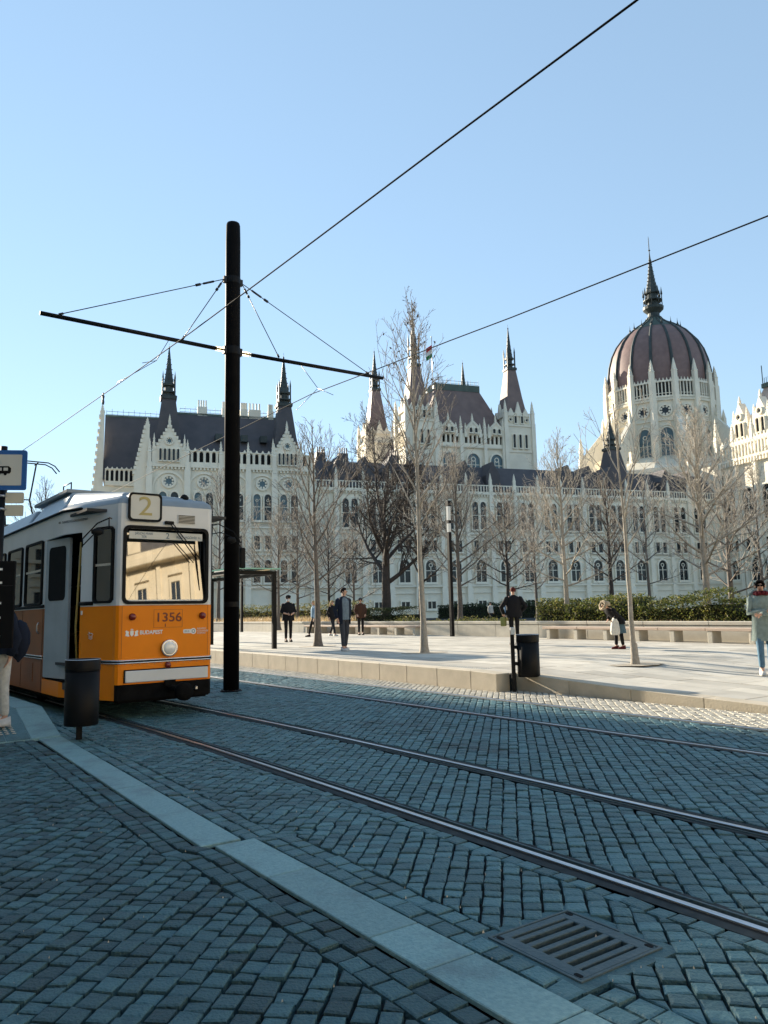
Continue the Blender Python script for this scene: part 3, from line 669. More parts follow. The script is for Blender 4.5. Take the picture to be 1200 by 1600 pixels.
# wipers and mirrors
for dx in (0, .05):
    m = MB(); m.tube([(.0+dx, -.05, 2.86-dx*.2), (.45+dx*1.3, -.045, 2.30)], .008, 5); m.build('wiper_arm', M['rubber'], TR)
m = MB(); m.tube([(.56, -.05, 2.62), (.565, -.05, 2.28), (.575, -.05, 1.86)], [.008, .018, .008], 6); m.build('wiper_blade', M['rubber'], TR)
m = MB(); m.box(-.06, .08, -.06, -.02, 2.82, 2.87); m.build('wiper_motor', M['rubber'], TR, bevel=.01)
def mirror(x0, s_, y0):
    m = MB(); A = Vector((x0, y0, 2.86)); 
    m.tube([A, A+Vector((s_*.06, -.14, .01)), A+Vector((s_*.24, -.30, -.12)), A+Vector((s_*.34, -.36, -.30))], .010, 6)
    m.tube([A+Vector((0, 0, -.14)), A+Vector((s_*.10, -.14, -.12)), A+Vector((s_*.25, -.30, -.22)), A+Vector((s_*.34, -.36, -.36))], .008, 6)
    m.box(x0-.012, x0+.012, y0-.04, y0+.04, 2.68, 2.88); br = m.build('mirror_bracket', M['rubber'], TR)
    m = MB(); c = A+Vector((s_*.36, -.37, -.52)); m.box(c.x-.045, c.x+.045, c.y-.03, c.y+.03, c.z-.17, c.z+.15); m.build('mirror_head', M['rubber'], br, bevel=.02, seg=2)
    m = MB(); m.lathe([(.001, -.05), (.07, -.02), (.075, .02), (.05, .05)], 14, tuple(A+Vector((s_*.2, -.32, -.26))), sy=.5); m.build('round_mirror', M['rubber'], br)
mirror(.745, 1, .10); 
m = MB(); A = Vector((-.80, .12, 2.88)); B_ = Vector((-1.25, -.05, 2.55))
m.tube([A, A+Vector((-.05, -.08, .0)), A+Vector((-.25, -.16, -.10)), B_, B_+Vector((0, 0, -.12))], .011, 6)
m.tube([A+Vector((0, 0, -.13)), A+Vector((-.05, -.08, -.13)), A+Vector((-.28, -.17, -.24)), B_+Vector((0, 0, -.1))], .009, 6)
m.tube([A+Vector((-.06, -.08, 0)), A+Vector((-.06, -.08, -.13))], .009, 6); br = m.build('mirror_bracket', M['rubber'], TR)
m = MB(); m.lathe([(.001, -.06), (.085, -.025), (.09, .02), (.04, .05)], 14, tuple(A+Vector((-.24, -.14, -.22))), sy=.6); m.build('round_mirror', M['rubber'], br)
# side windows, set in rubber; a sliding rail halfway up
def side_pt(i, f): a, b = Vector((*left[i], 0)), Vector((*left[i+1], 0)); return a + (b-a)*f
def side_win(i, z0, z1, midz, name='side_window', f0=.03, f1=.97, sx=1):
    a, b = side_pt(i, f0), side_pt(i, f1); a.x *= sx; b.x *= sx; L_ = (b-a).length
    o = link(name, None if False else None, TR) if False else None
    h = bpy.data.objects.new(name, None)
    m = MB(); m.ring(rrect(0, L_, z0, z1, .07), rrect(.035, L_-.035, z0+.035, z1-.035, .05), -.03, .03)
    fr = m.build(name, M['rubber'], TR); fr.location = (a.x, a.y, 0); fr.rotation_euler.z = math.atan2((b-a).y, (b-a).x)
    bpy.data.objects.remove(h)
    m = MB(); m.prism(rrect(.035, L_-.035, z0+.035, z1-.035, .05), -.006, .006); m.build('pane', M['tram_glass'], fr)
    if midz: m = MB(); m.box(.03, L_-.03, -.028, .02, midz-.018, midz+.018); m.build('window_rail', M['chrome'], fr)
    return fr
side_win(3, 1.66, 2.78, 2.22, 'driver_window', .02, .98); side_win(3, 1.66, 2.78, 2.22, 'driver_window', .02, .98, -1)
for i in (8, 10, 12, 14, 16):
    side_win(i, 1.69, 2.76, 2.26); side_win(i, 1.69, 2.76, 2.26, sx=-1)
side_win(5, 1.69, 2.76, 2.26, 'side_window', .1, .9, -1)
# doorway: folded leaf, steps and grab rails
a, b = Vector((-1.00, 1.42, 0)), Vector((-1.13, 2.27, 0)); L_ = (b-a).length
m = MB(); pm('door_grey', (.30, .34, .36), (.36, .40, .42), 2, .45, dirt=((.22, .25, .26), 1.5, .5)); m.prism(rrect(0, L_, .53, 2.72, .03, 2), -.02, .02); dl = m.build('door', M['door_grey'], TR); dl.location = (a.x, a.y, 0); dl.rotation_euler.z = math.atan2((b-a).y, (b-a).x)
for s_ in (.025,):
    m = MB(); m.prism(rrect(.12, L_-.12, 1.74, 2.60, .08), -.026, .026); m.build('door_window', M['black_matt'], dl)
m = MB(); m.box(L_-.28, L_-.20, -.03, -.02, .58, .70); m.build('door_sticker', M['chrome'], dl)
m = MB(); m.box(-1.12, -.55, .90, 2.28, .40, .50); m.box(-.82, -.3, .90, 2.28, .50, .74); m.build('step', M['dark_metal'], TR)
m = MB(); m.tube([(-1.0, .93, .8), (-1.02, .97, 1.3), (-.98, .95, 2.6)], .017, 8); m.tube([(-.62, 1.1, .76), (-.62, 1.1, 1.45), (-.55, 1.5, 1.62), (-.5, 2.0, 1.62)], .018, 8); m.build('grab_rail', M['yellow_bar'], TR)
m = MB(); m.tube([(-1.165, 2.56, 1.40), (-1.19, 2.56, 1.36), (-1.19, 2.56, 1.26), (-1.165, 2.56, 1.22)], .012, 6); m.build('side_handle', M['galvanised'], TR)
m = MB(); m.box(-.994, -.985, .70, .76, 1.50, 1.56); sb = m.build('door_button', M['white_print'], TR); sb.location = (-.02, 0, 0)
m = MB()                                       # little tram emblem on the cab side
for i in range(3): m.tube([(0, 0, .02+.02*i), (.05, 0, .0+.02*i), (.09, 0, .02+.02*i)], .004, 4)
m.tube([(-.02, 0, .075), (.06, 0, .09), (.1, 0, .075)], .005, 4); m.tube([(.0, 0, .11), (.03, 0, .085)], .004, 4)
em = m.build('side_emblem', M['white_print'], TR); em.location = (-.948, .585, 1.14); em.rotation_euler.z = math.atan2(-.72-(-.0), .25) if False else R(109) - R(0)
em.rotation_euler.z = math.atan2(.29, -.10) + math.pi; em.location = (-.925-.012, .60, 1.14)
text('side_badge_lettering', 'BKK  BUDAPESTI KÖZLEKEDÉSI KÖZPONT', .05, (-1.085, 1.05, 2.93), M['dark_metal'], TR, rot=(R(90), 0, math.atan2(.48, -.15)+math.pi), sx=.8)
# underframe, skirt, coupler, bogie
m = MB(); m.hexa([(-.66,.06,.24),(.66,.06,.24),(1.0,LEN-.2,.24),(-1.0,LEN-.2,.24),(-.70,.05,.52),(.70,.05,.52),(1.1,1.3,.52),(-1.1,1.3,.52)]); m.box(-1.1, 1.1, 1.3, LEN-.1, .22, .5); m.build('underframe', M['undercar'], TR)
m = MB(); m.box(.28, .66, -.06, .04, .27, .50); m.box(.42, .47, -.10, -.05, .36, .42, 1); m.build('front_skirt', [M['undercar'], M['galvanised']], TR, bevel=.01)
m = MB(); m.tube([(.05, .3, .42), (.12, -.35, .40)], .05, 8); m.box(-.02, .14, -.05, .1, .44, .53); cp = m.build('coupler', M['undercar'], TR)
mm = MB(); mm.lathe([(.001, 0), (.125, 0), (.13, .02), (.13, .10), (.06, .11), (.001, .11)], 20); o_ = mm.build('coupler_head', M['undercar'], cp); o_.rotation_euler.x = R(90); o_.location = (.13, -.32, .38)
for y_ in (2.2, 4.0, 11.0, 12.8):
    wq = MB()
    for x_ in (-.7175, .7175):
        vs_ = MB(); vs_.lathe([(.30, -.06), (.32, -.05), (.32, .05), (.30, .06), (.10, .06), (.08, .08)], 20); wq.add([(x_ + v[2], y_ + v[0], .325 + v[1]) for v in vs_.v], vs_.f, 0, True)
    wq.tube([(-.7, y_, .325), (.7, y_, .325)], .06, 8); wq.build('wheelset', M['undercar'], TR)
# interior
m = MB(); m.box(-1.08, 1.08, .95, LEN-.3, .74, .78); m.hexa([(-.68,.1,.74),(.68,.1,.74),(1.0,.95,.74),(-.9,.95,.74),(-.68,.1,.78),(.68,.1,.78),(1.0,.95,.78),(-.9,.95,.78)]); m.build('floor', M['interior'], TR)
m = MB(); m.box(-.62, .62, .12, .42, .9, 1.55); m.build('dashboard', M['interior'], TR, bevel=.04)
m = MB(); m.box(-.2, 1.05, 1.02, 1.06, .78, 2.2); m.box(-.2, 1.05, 1.02, 1.06, 2.75, 3.05); m.build('cab_partition', M['interior'], TR)
m = MB(); m.box(-1.1, 1.1, .3, LEN-.3, 3.0, 3.04); m.build('ceiling_lining', M['interior'], TR)
for i in range(7):
    for x_ in (-.75, .75):
        y_ = 3.0 + i*1.5; m = MB(); m.box(x_-.32, x_+.32, y_, y_+.42, 1.15, 1.22); m.box(x_-.32, x_+.32, y_+.38, y_+.44, 1.22, 1.75); m.build('passenger_seat', M['seat_brown'], TR, bevel=.03)
m = MB(); m.box(-.18, .26, .72, .98, 1.2, 1.28); m.box(-.18, .26, .94, 1.0, 1.28, 1.95); m.build('driver_seat', M['interior'], TR, bevel=.03)
# articulation bellows and a second body section behind it
m = MB()
for i in range(7): m.box(-1.0+.03*(i % 2), 1.0-.03*(i % 2), LEN-.05+i*.13, LEN+.08+i*.13, .45, 3.05)
m.build('bellows', M['rubber'], TR)
m = MB(); m.box(-1.15, 1.15, LEN+.9, LEN+10, .28, 1.62); m.build('lower_body', M['tram_orange_shaded'], TR)
m = MB(); m.box(-1.15, 1.15, LEN+.9, LEN+10, 1.622, 3.1); m.box(-.9, .9, LEN+1.2, LEN+9.5, 3.1, 3.5); m.build('upper_body', M['tram_white'], TR, bevel=.06)
# pantograph
m = MB(); y_ = 9.2
m.box(-.5, .5, y_-.5, y_+.5, 3.64, 3.72)
m.tube([(-.35, y_+.4, 3.72), (-.3, y_+.95, 4.55), (-.25, y_+.15, 5.36)], .020, 6); m.tube([(.35, y_+.4, 3.72), (.3, y_+.95, 4.55), (.25, y_+.15, 5.36)], .020, 6)
m.tube([(-.3, y_+.95, 4.55), (.3, y_+.95, 4.55)], .016, 6); pt = m.build('pantograph', M['dark_metal'], TR)
for dy in (-.14, .14):
    m = MB(); m.tube([(-.78, y_+.15+dy, 5.18), (-.66, y_+.15+dy, 5.32), (-.5, y_+.15+dy, 5.39), (.5, y_+.15+dy, 5.39), (.66, y_+.15+dy, 5.32), (.78, y_+.15+dy, 5.18)], .018, 6); m.build('contact_strip', M['dark_metal'], pt)
m = MB(); m.tube([(-.25, y_-.02, 5.36), (-.25, y_+.32, 5.36)], .014, 5); m.tube([(.25, y_-.02, 5.36), (.25, y_+.32, 5.36)], .014, 5); m.tube([(-.25, y_+.15, 5.36), (.25, y_+.15, 5.36)], .014, 5); m.build('pan_head', M['dark_metal'], pt)
# ------------------------------------------------------------------ catenary pole, arm, stays and wires
PB = st(6.22, 14.17); pole = empty('catenary_pole', (PB.x, PB.y, 0), HEAD, 'thick black steel catenary pole with cross arm standing between the tracks', 'pole')
m = MB(); m.lathe([(.152, -.02), (.152, 9.2), (.145, 9.55), (.13, 9.6)], 28); m.build('mast', M['pole_paint'], pole)
m = MB(); m.lathe([(.21, 0), (.21, .015), (.158, .03)], 28); m.build('base_collar', M['black_paint'], pole)
for i in range(8): a = i*math.pi/4; m = MB(); m.lathe([(.016, .012), (.016, .034), (.008, .04)], 6, (.184*math.cos(a), .184*math.sin(a), 0)); m.build('anchor_bolt', M['dark_metal'], pole)
m = MB(); m.lathe([(.1535, 1.62), (.1535, 1.72)], 28, cap=False); m.build('number_band', M['black_paint'], pole)
m = MB(); m.lathe([(.156, 8.26), (.158, 8.28), (.158, 8.38), (.156, 8.40)], 28, cap=False); m.build('mast_band', M['black_paint'], pole); m = MB(); m.lathe([(.156, 6.74), (.158, 6.76), (.158, 6.88), (.156, 6.90)], 28, cap=False); m.build('mast_band', M['black_paint'], pole)
m = MB(); m.tube([(-3.68, 0, 6.86), (-.36, 0, 6.82)], .040, 12); m.build('cross_arm', M['black_paint'], pole)
m = MB(); m.tube([(.40, 0, 6.82), (3.75, 0, 6.86)], .040, 12); m.build('cross_arm', M['black_paint'], pole)
for s_ in (-1, 1):
    m = MB()
    m.tube([(s_*.15, 0, 6.82), (s_*.40, 0, 6.82)], .02, 8)
    for i in range(5): m.lathe([(.028, 0), (.048, .012), (.028, .024)], 12, (0, 0, 0))if False else m.tube([(s_*(.22+.032*i), 0, 6.82), (s_*(.235+.032*i), 0, 6.82)], .048, 10)
    m.build('insulator', M['brass'], pole)
    m = MB(); m.box(min(s_*.14, s_*.20), max(s_*.14, s_*.20), -.05, .05, 6.74, 6.90); m.box(min(s_*.14, s_*.21), max(s_*.14, s_*.21), -.04, .04, 8.26, 8.40); m.build('mast_clamp', M['dark_metal'], pole, bevel=.008)
    for d, zz_ in ((3.36, 6.90), (1.06, 6.88)):
        a, b = Vector((s_*.20, 0, 8.33)), Vector((s_*d, 0, zz_)); u_ = (b-a)
        m = MB(); m.tube([a, b], .009, 6); m.tube([a+u_*.07, a+u_*.14], .022, 8); m.tube([a+u_*.16, a+u_*.19], .028, 8); m.tube([b-u_.normalized()*.08, b], .022, 8); m.build('stay_wire', M['dark_metal'], pole)
    m = MB()
    x0 = s_*(1.34 if s_ < 0 else 1.59); x1 = (-2.12 + .0) if s_ < 0 else 1.85
    m.tube([(x0, 0, 6.80), (x0+(-.30 if s_ < 0 else .30), -.2, 6.28)], .007, 5); m.tube([(x0+(-.30 if s_ < 0 else .30), -.2, 6.28), (x1, -.9, 5.95)], .006, 5); m.tube([(x0+(-.30 if s_ < 0 else .30), -.2, 6.28), (x1, .7, 6.0)], .006, 5)
    m.build('wire_hanger', M['dark_metal'], pole)
def wire(pts, label, r=.0095):
    m = MB(); m.tube([st(*p) for p in pts], r, 6)
    tag(m.build('contact_wire', M['black_matt']), label, 'wire', 'tram contact wires')
wire([(4.1, -30, 5.3), (4.1, 2.8, 5.44), (4.1, 4.75, 5.52), (4.1, 7, 5.60), (4.1, 8.62, 5.66), (4.1, 10.86, 5.75), (4.1, 14.2, 5.92), (4.1, 24.5, 6.5), (3.2, 45, 6.9)], 'black overhead wire crossing the sky above the tram from the top edge')
wire([(8.07, -30, 5.4), (8.07, 4.05, 5.66), (8.07, 5.52, 5.73), (8.07, 8.02, 5.85), (8.07, 9.5, 5.94), (8.07, 11.63, 6.05), (8.07, 14.2, 6.2), (8.07, 24, 6.22), (8.07, 60, 6.2)], 'black overhead wire passing in front of the dome')

# ------------------------------------------------------------------ litter bins
def bin_(loc, rz, label, px_, post_top, group=True, z0=.17, z1=.95):
    e = empty('litter_bin', loc, rz, label, 'litter bin', 'black cylindrical litter bins')
    m = MB(); m.lathe([(.001, z0), (.19, z0), (.198, z0+.012), (.20, z1-.14)], 32); m.build('bin_body', M['black_paint'], e)
    m = MB(); m.lathe([(.203, z1-.135), (.205, z1-.12), (.205, z1-.01), (.198, z1)], 32, cap=False); m.lathe([(.198, z1), (.12, z1-.003), (.115, z1-.10)], 32, cap=False); m.build('hood', M['black_paint'], e)
    m = MB(); m.lathe([(.2065, z1-.004), (.203, z1+.004), (.19, z1+.003)], 32, cap=False); m.build('rim', M['galvanised'], e)
    m = MB(); m.lathe([(.001, 0), (.112, 0), (.112, .01), (.001, .01)], 20, (0, 0, z1-.1)); m.build('inner_liner', M['black_matt'], e)
    m = MB(); m.box(px_-.035, px_+.035, -.02, .02, 0, post_top); m.build('post', M['black_paint'], e, bevel=.004)
    if abs(px_) > .1:
        m = MB(); m.box(min(px_, 0)+.02, max(px_, 0)-.15, -.03, .03, z0+.2, z0+.26); m.box(min(px_, 0)+.02, max(px_, 0)-.15, -.03, .03, z1-.25, z1-.19); m.build('bracket', M['black_paint'], e)
    return e
bin_(st(2.42, 9.93), R(20), 'black litter bin on a single leg in front of the tram door', -.02, .9)
b2 = bin_(st(10.03, 10.05) + Vector((.06, -.07, 0)), R(0), 'black litter bin on a side post at the sunlit plaza kerb', -.27, 1.08, z0=.26, z1=1.0)
m = MB(); m.box(-.30, -.22, -.035, .035, 1.0, 1.13); m.build('ashtray', M['galvanised'], b2, bevel=.006)
p = st(12.9, 29.6, zp(29.6)); bin_(p, R(10), 'black litter bin far off beside the shelter, half behind the pole', 0, 1.0, z0=.25, z1=1.1)

# ------------------------------------------------------------------ stop sign with timetable board
pm('sign_blue', (.004, .085, .30), (.006, .10, .34), 3, 0.35, spec=.6)
pm('sign_white', (.50, .50, .45), (.55, .55, .50), 3, 0.4)
pm('sign_tan', (.50, .46, .36), (.56, .52, .41), 3, 0.5)
SG = empty('tram_stop_sign', (-4.63, 9.2, .0), R(9), 'blue framed tram stop sign on a dark post with black timetable board', 'sign')
m = MB(); m.lathe([(.04, 0), (.04, 3.55)], 14); m.build('post', M['black_paint'], SG)
m = MB(); m.prism(rrect(-.36, .29, 3.0, 3.49, .025, 3), -.075, -.05); pb = m.build('sign_plate', M['sign_blue'], SG)
m = MB(); m.prism(rrect(-.31, .235, 3.055, 3.435, .01, 2), -.0785, -.0745); m.build('sign_field', M['sign_white'], pb)
m = MB()                                       # tram pictogram
m.prism([(-.26, 3.20), (.10, 3.20), (.115, 3.22), (.115, 3.265), (.09, 3.29), (-.26, 3.29)], -.082, -.0782)
m.prism([(-.2, 3.30), (-.05, 3.30), (-.05, 3.306), (-.2, 3.306)], -.082, -.0782); m.prism([(-.135, 3.306), (-.128, 3.306), (-.10, 3.335), (-.128, 3.365), (-.16, 3.335)], -.082, -.0782)
for x_ in (-.22, -.12, -.02, .05): m.prism(circ(x_, 3.195, .018, 10), -.082, -.0782)
pk = m.build('tram_pictogram', M['black_matt'], pb)
m = MB()
for x_ in (-.25, -.18, -.11, -.04, .03): m.box(x_, x_+.05, -.0835, -.0818, 3.235, 3.272)
m.build('pictogram_windows', M['sign_white'], pk)
for z_ in (2.845, 2.69):
    m = MB(); m.prism(rrect(.045, .255, z_, z_+.135, .015, 2), -.02, -.005); m.build('line_plate', M['sign_tan'], SG)
for z_ in (2.92, 2.76, 3.1, 3.4):
    m = MB(); m.lathe([(.046, 0), (.046, .03)], 14, (0, 0, z_)); m.box(0, .07, -.03, -.01, z_+.005, z_+.02); m.build('pipe_clip', M['galvanised'], SG)
m = MB(); m.box(-.42, .215, -.10, -.055, 1.115, 2.14); tb = m.build('timetable_board', M['black_matt'], SG, bevel=.006)
for i, z_ in enumerate((2.03, 1.87, 1.63, 1.46, 1.24, 1.06+.06)):
    m = MB(); m.box(-.02, .075, -.106, -.1, z_, z_+.026); m.box(-.05, -.032, -.106, -.1, z_, z_+.026); m.build('board_label', M['white_print'], tb)
m = MB(); m.box(-.41, .2, -.103, -.0995, 1.845, 1.85); m.build('board_groove', M['dark_metal'], tb)

# ------------------------------------------------------------------ shelter and lamps
glass('shelter_glass', (.55, .80, .70), .12)
pm('green_glass_edge', (.16, .42, .33), (.22, .50, .40), 3, .2)
SH = empty('tram_shelter', st(10.15, 22.5, zp(22.5)), HEAD, 'open tram shelter with black frame and green glass roof behind the pole', 'shelter')
for y_ in (0, 5.2):
    for x_ in (-.25, 1.2):
        m = MB(); m.box(x_-.07, x_+.07, y_-.05, y_+.05, 0, 2.36); m.build('post', M['black_paint'], SH)
    m = MB(); m.box(-.32, 1.27, y_-.05, y_+.05, 2.361, 2.48); m.build('roof_beam', M['black_paint'], SH)
for x_ in (-.25, 1.2): m = MB(); m.box(x_-.06, x_+.06, .05, 5.15, 2.362, 2.48); m.build('roof_beam', M['black_paint'], SH)
m = MB(); m.box(-.35, 1.33, -.2, 5.5, 2.53, 2.56); m.build('glass_roof', M['shelter_glass'], SH)
m = MB(); m.ring([(-.36,-.21),(1.34,-.21),(1.34,5.51),(-.36,5.51)], [(-.33,-.18),(1.31,-.18),(1.31,5.48),(-.33,5.48)], 2.522, 2.566, 'xy'); m.build('roof_edge', M['green_glass_edge'], SH)
for x_, y_ in ((.1, 0), (1.1, 0), (.1, 5.2), (1.1, 5.2)): m = MB(); m.lathe([(.03, 2.48), (.03, 2.53)], 10, (x_, y_, 0)); m.build('glass_fixing', M['galvanised'], SH)
pm('lamp_lens', (.62, .62, .58), (.70, .70, .66), 3, .3)
def lamp(loc, h, label):
    e = empty('lamp_post', loc, HEAD, label, 'street lamp', 'slim square lamp posts')
    m = MB(); m.box(-.075, .075, -.075, .075, 0, h-1.38); m.box(-.075, .075, -.075, .075, h-.24, h); m.box(-.03, .03, -.03, .03, h-1.38, h-.24); m.build('post', M['black_paint'], e, bevel=.006)
    m = MB(); m.box(-.07, .07, -.07, .07, h-.86, h-.241); m.build('lamp_lens', M['lamp_lens'], e, bevel=.01)
    m = MB(); m.box(-.075, .075, -.075, .075, h-.99, h-.861); m.build('collar', M['black_paint'], e)
    m = MB(); m.box(-.07, .07, -.07, .07, h-1.379, h-.991); m.build('lower_lens', M['lamp_lens'], e, bevel=.01)
lamp(st(21.35, 25.6, zp(25.6)), 5.85, 'slim black lamp post with white lens near the middle of the plaza')
lamp(st(20.9, 46, zp(46)), 5.0, 'slim black lamp post seen through the shelter beside the catenary pole')
# ------------------------------------------------------------------ the domed parliament building: local x along the facade, y away from us
pm('limestone', (.73, .665, .535), (.81, .745, .61), .35, 0.85, bump=.3, bscale=2.5, dirt=((.58, .53, .43), .22, .55))
pm('limestone_trim', (.75, .685, .555), (.83, .765, .63), .6, 0.85, dirt=((.56, .51, .42), .3, .6))
pm('roof_slate', (.058, .052, .056), (.085, .075, .078), .5, 0.7, bump=.2, bscale=3)
pm('roof_tile', (.145, .098, .088), (.195, .135, .120), .6, 0.65, bump=.2, bscale=3)
pm('dome_tile', (.165, .098, .086), (.215, .135, .118), .8, 0.6, bump=.25, bscale=4)
pm('sunlit_tile', (.36, .27, .22), (.44, .34, .28), .6, 0.7)  # roof tile of the right block, lightened to stand for sunlight on it
pm('old_copper', (.022, .030, .028), (.04, .052, .048), .6, 0.6)
pm('green_copper', (.05, .075, .06), (.085, .115, .095), .6, 0.6)
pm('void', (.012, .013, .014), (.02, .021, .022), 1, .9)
pm('window_dark', (.010, .013, .015), (.024, .030, .034), .5, .2, spec=.3)
pm('window_blue', (.055, .10, .12), (.09, .145, .165), .5, .2, spec=.35)
PB0 = (-39.01, 127.0, 0.0); PA = R(18.2)
PZ = empty('parliament_building', PB0, PA, 'pale gothic parliament building with dark roofs, slender spires and a red brown ribbed dome', 'building')
LS, LT, RS, RT = M['limestone'], M['limestone_trim'], M['roof_slate'], M['roof_tile']
WC = {}
def window(x, y, z, w, h, kind='arch', rz=0.0, lights=2, mat='window_dark', parent=None):
    """glazed opening with moulded stone surround, mullions and sill; shared meshes"""
    key = (round(w, 2), round(h, 2), kind, lights, mat)
    if key not in WC:
        f = min(.28, w*.16)
        if kind == 'rose':
            o, i = circ(0, 0, w/2+f*1.3, 24), circ(0, 0, w/2, 24); g_ = MB(); g_.prism(i, -.05, .02)
            q = MB(); q.ring(o, i, -.32, .05)
            for a in range(8): q.prism(circ(w*.40*math.cos(a*.7854+.39), w*.40*math.sin(a*.7854+.39), w*.115, 8), -.16, -.04)
        else:
            if kind == 'arch': i = arch(0, 0, w, h, 5, 1.15); o = [(a*(1+2*f/w), (b*(1+f*1.2/h) if b > 0 else -f)) for a, b in i]
            else: i = [(-w/2, 0), (-w/2, h), (w/2, h), (w/2, 0)]; o = [(-w/2-f, -f), (-w/2-f, h+f), (w/2+f, h+f), (w/2+f, -f)]
            g_ = MB(); g_.prism(i, -.05, .02); q = MB(); q.ring(o, i, -.34, .05)
            for k in range(1, lights): xx = -w/2 + w*k/lights; q.box(xx-.07, xx+.07, -.16, -.03, 0, h*(.70 if kind == 'arch' else 1))
            if kind == 'arch' and h > 3: q.box(-w/2, w/2, -.14, -.03, h*.50, h*.50+.12); q.ring(circ(0, h*.76, w*.19, 12), circ(0, h*.76, w*.13, 12), -.16, -.03)
            q.box(-w/2-f*1.5, w/2+f*1.5, -.5, .05, -f-.18, -f)
        WC[key] = (g_.mesh('window', [M[mat]]), q.mesh('frame', [LT]))
    a, b = WC[key]; o = link('window', a, parent or PZ, (x, y, z), rz); link('frame', b, o); return o
def pinnacle(m, x, y, z0, z1, w=.5, mi=0):
    h = z1-z0; m.box(x-w/2, x+w/2, y-w/2, y+w/2, z0, z0+h*.45, mi)
    m.lathe([(w*.85, z0+h*.45), (w*.62, z0+h*.5), (w*.4, z0+h*.72), (w*.16, z0+h*.92), (.01, z1)], 4, (x, y, 0), mi, R(45), False)
    for k in range(3):
        r_ = w*(.62-.15*k); zz_ = z0+h*(.55+.13*k); m.box(x-r_, x+r_, y-.07, y+.07, zz_, zz_+h*.025, mi); m.box(x-.07, x+.07, y-r_, y+r_, zz_, zz_+h*.025, mi)
def arcade(x0, x1, y, z0, z1, n, name='arcade', top=True, parent=None, dz=0):
    """open gallery: slim piers carrying pointed arches in front of a dark passage"""
    m = MB(); bw = (x1-x0)/n
    for i in range(n):
        c = x0+bw*(i+.5); inn = arch(0, z0+.5, bw*.62, (z1-z0)*.74, 4, 1.2); inn = [(a+c, b) for a, b in inn]
        out = [(c-bw/2, z0), (c-bw/2, inn[1][1])] + [(c-bw/2 + bw*k/8, z1) for k in range(0, 9)] + [(c+bw/2, inn[1][1]), (c+bw/2, z0)]
        k = len(inn); out2 = [(c-bw/2, z0), (c-bw/2, inn[1][1])] + [(c-bw/2 + bw*(q+.0)/(k-5), z1) for q in range(k-4)] + [(c+bw/2, inn[1][1]), (c+bw/2, z0)]
        m.ring(out2, inn, y-.25, y+.25)
        if top: m.prism([(c-bw*.30, z1), (c+bw*.30, z1), (c, z1+bw*.5)], y-.2, y+.2)
    m.box(x0, x1, y-.42, y+.2, z0-.35, z0+.02)
    m.box(x0, x1, y-.36, y+.26, z1-.12, z1+.02)
    o = m.build(name, LT, parent or PZ)
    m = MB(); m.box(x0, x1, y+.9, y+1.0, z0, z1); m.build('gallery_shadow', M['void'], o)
    return o
def needle(x, y, z0, zs, zg, zt, w0, w1, mat, gal=True, name='spire'):
    """steep pyramid, pierced gallery with little pinnacles, and a needle"""
    m = MB(); k = 1.4142/2
    m.lathe([(w0*k, z0), ((w0*.62+w1*.38)*k*.93, z0+(zs-z0)*.42), (w1*k, zs)], 4, (x, y, 0), 0, R(45), False)
    m.lathe([(w1*k*1.18, zs), (w1*k*1.22, zs+.5), (w1*k, zs+.7)], 4, (x, y, 0), 1, R(45), False)
    h = zg-zs
    for a in (-1, 1):
        for b in (-1, 1):
            m.box(x+a*w1*.44-.12, x+a*w1*.44+.12, y+b*w1*.44-.12, y+b*w1*.44+.12, zs+.5, zg+h*.35, 1); m.lathe([(.2, 0), (.01, h*.45)], 4, (x+a*w1*.44, y+b*w1*.44, zg+h*.35), 1, R(45), False)
    m.lathe([(w1*.34, zs+.5), (w1*.32, zg)], 8, (x, y, 0), 1, 0, False)
    m.box(x-w1*.5, x+w1*.5, y-w1*.5, y+w1*.5, zs+h*.45, zs+h*.52, 1)
    m.lathe([(w1*.50, zg-h*.12), (w1*.52, zg), (w1*.38, zg+.25), (w1*.22, zg+(zt-zg)*.35), (w1*.09, zg+(zt-zg)*.75), (.03, zg+(zt-zg)*.93), (.02, zt)], 8, (x, y, 0), 1, R(22.5), False)
    for q in range(5):
        zz_ = zg+(zt-zg)*(.12+.12*q); r_ = w1*(.40-.062*q); m.box(x-r_, x+r_, y-.06, y+.06, zz_, zz_+.12, 1); m.box(x-.06, x+.06, y-r_, y+r_, zz_, zz_+.12, 1)
    m.lathe([(.01, -.3), (.16, -.15), (.16, .05), (.01, .2)], 6, (x, y, zg+(zt-zg)*.88), 1)
    return m.build(name, [mat, M['old_copper']], PZ)
def gable(x, y, z0, w, za, name='gable', win=5, rose=True):
    m = MB(); h = w/2
    m.prism([(x-h, z0), (x+h, z0), (x+h, z0+(za-z0)*.28), (x, za-1.2), (x-h, z0+(za-z0)*.28)], y-.45, y+.6)
    n = 7
    for i in range(n):
        f = (i+.5)/n
        for s_ in (-1, 1): xx = x+s_*h*(1-f); zz_ = z0+(za-z0)*.28+(za-1.2-z0-(za-z0)*.28)*f; m.box(xx-.2, xx+.2, y-.6, y+.2, zz_-.1, zz_+.38)
    pinnacle(m, x, y-.1, za-1.6, za+.9, .42); pinnacle(m, x-h, y-.2, z0-.5, z0+(za-z0)*.68, .62); pinnacle(m, x+h, y-.2, z0-.5, z0+(za-z0)*.68, .62)
    o = m.build(name, LT, PZ)
    if win:
        ww = w*.72/win
        for i in range(win): window(x-w*.36+ww*(i+.5), y-.46, z0+.5, ww*.55, (za-z0)*.26, 'arch', 0, 1)
    if rose: window(x, y-.46, z0+(za-z0)*.50, w*.21, w*.21, 'rose', mat='window_blue')
    return o
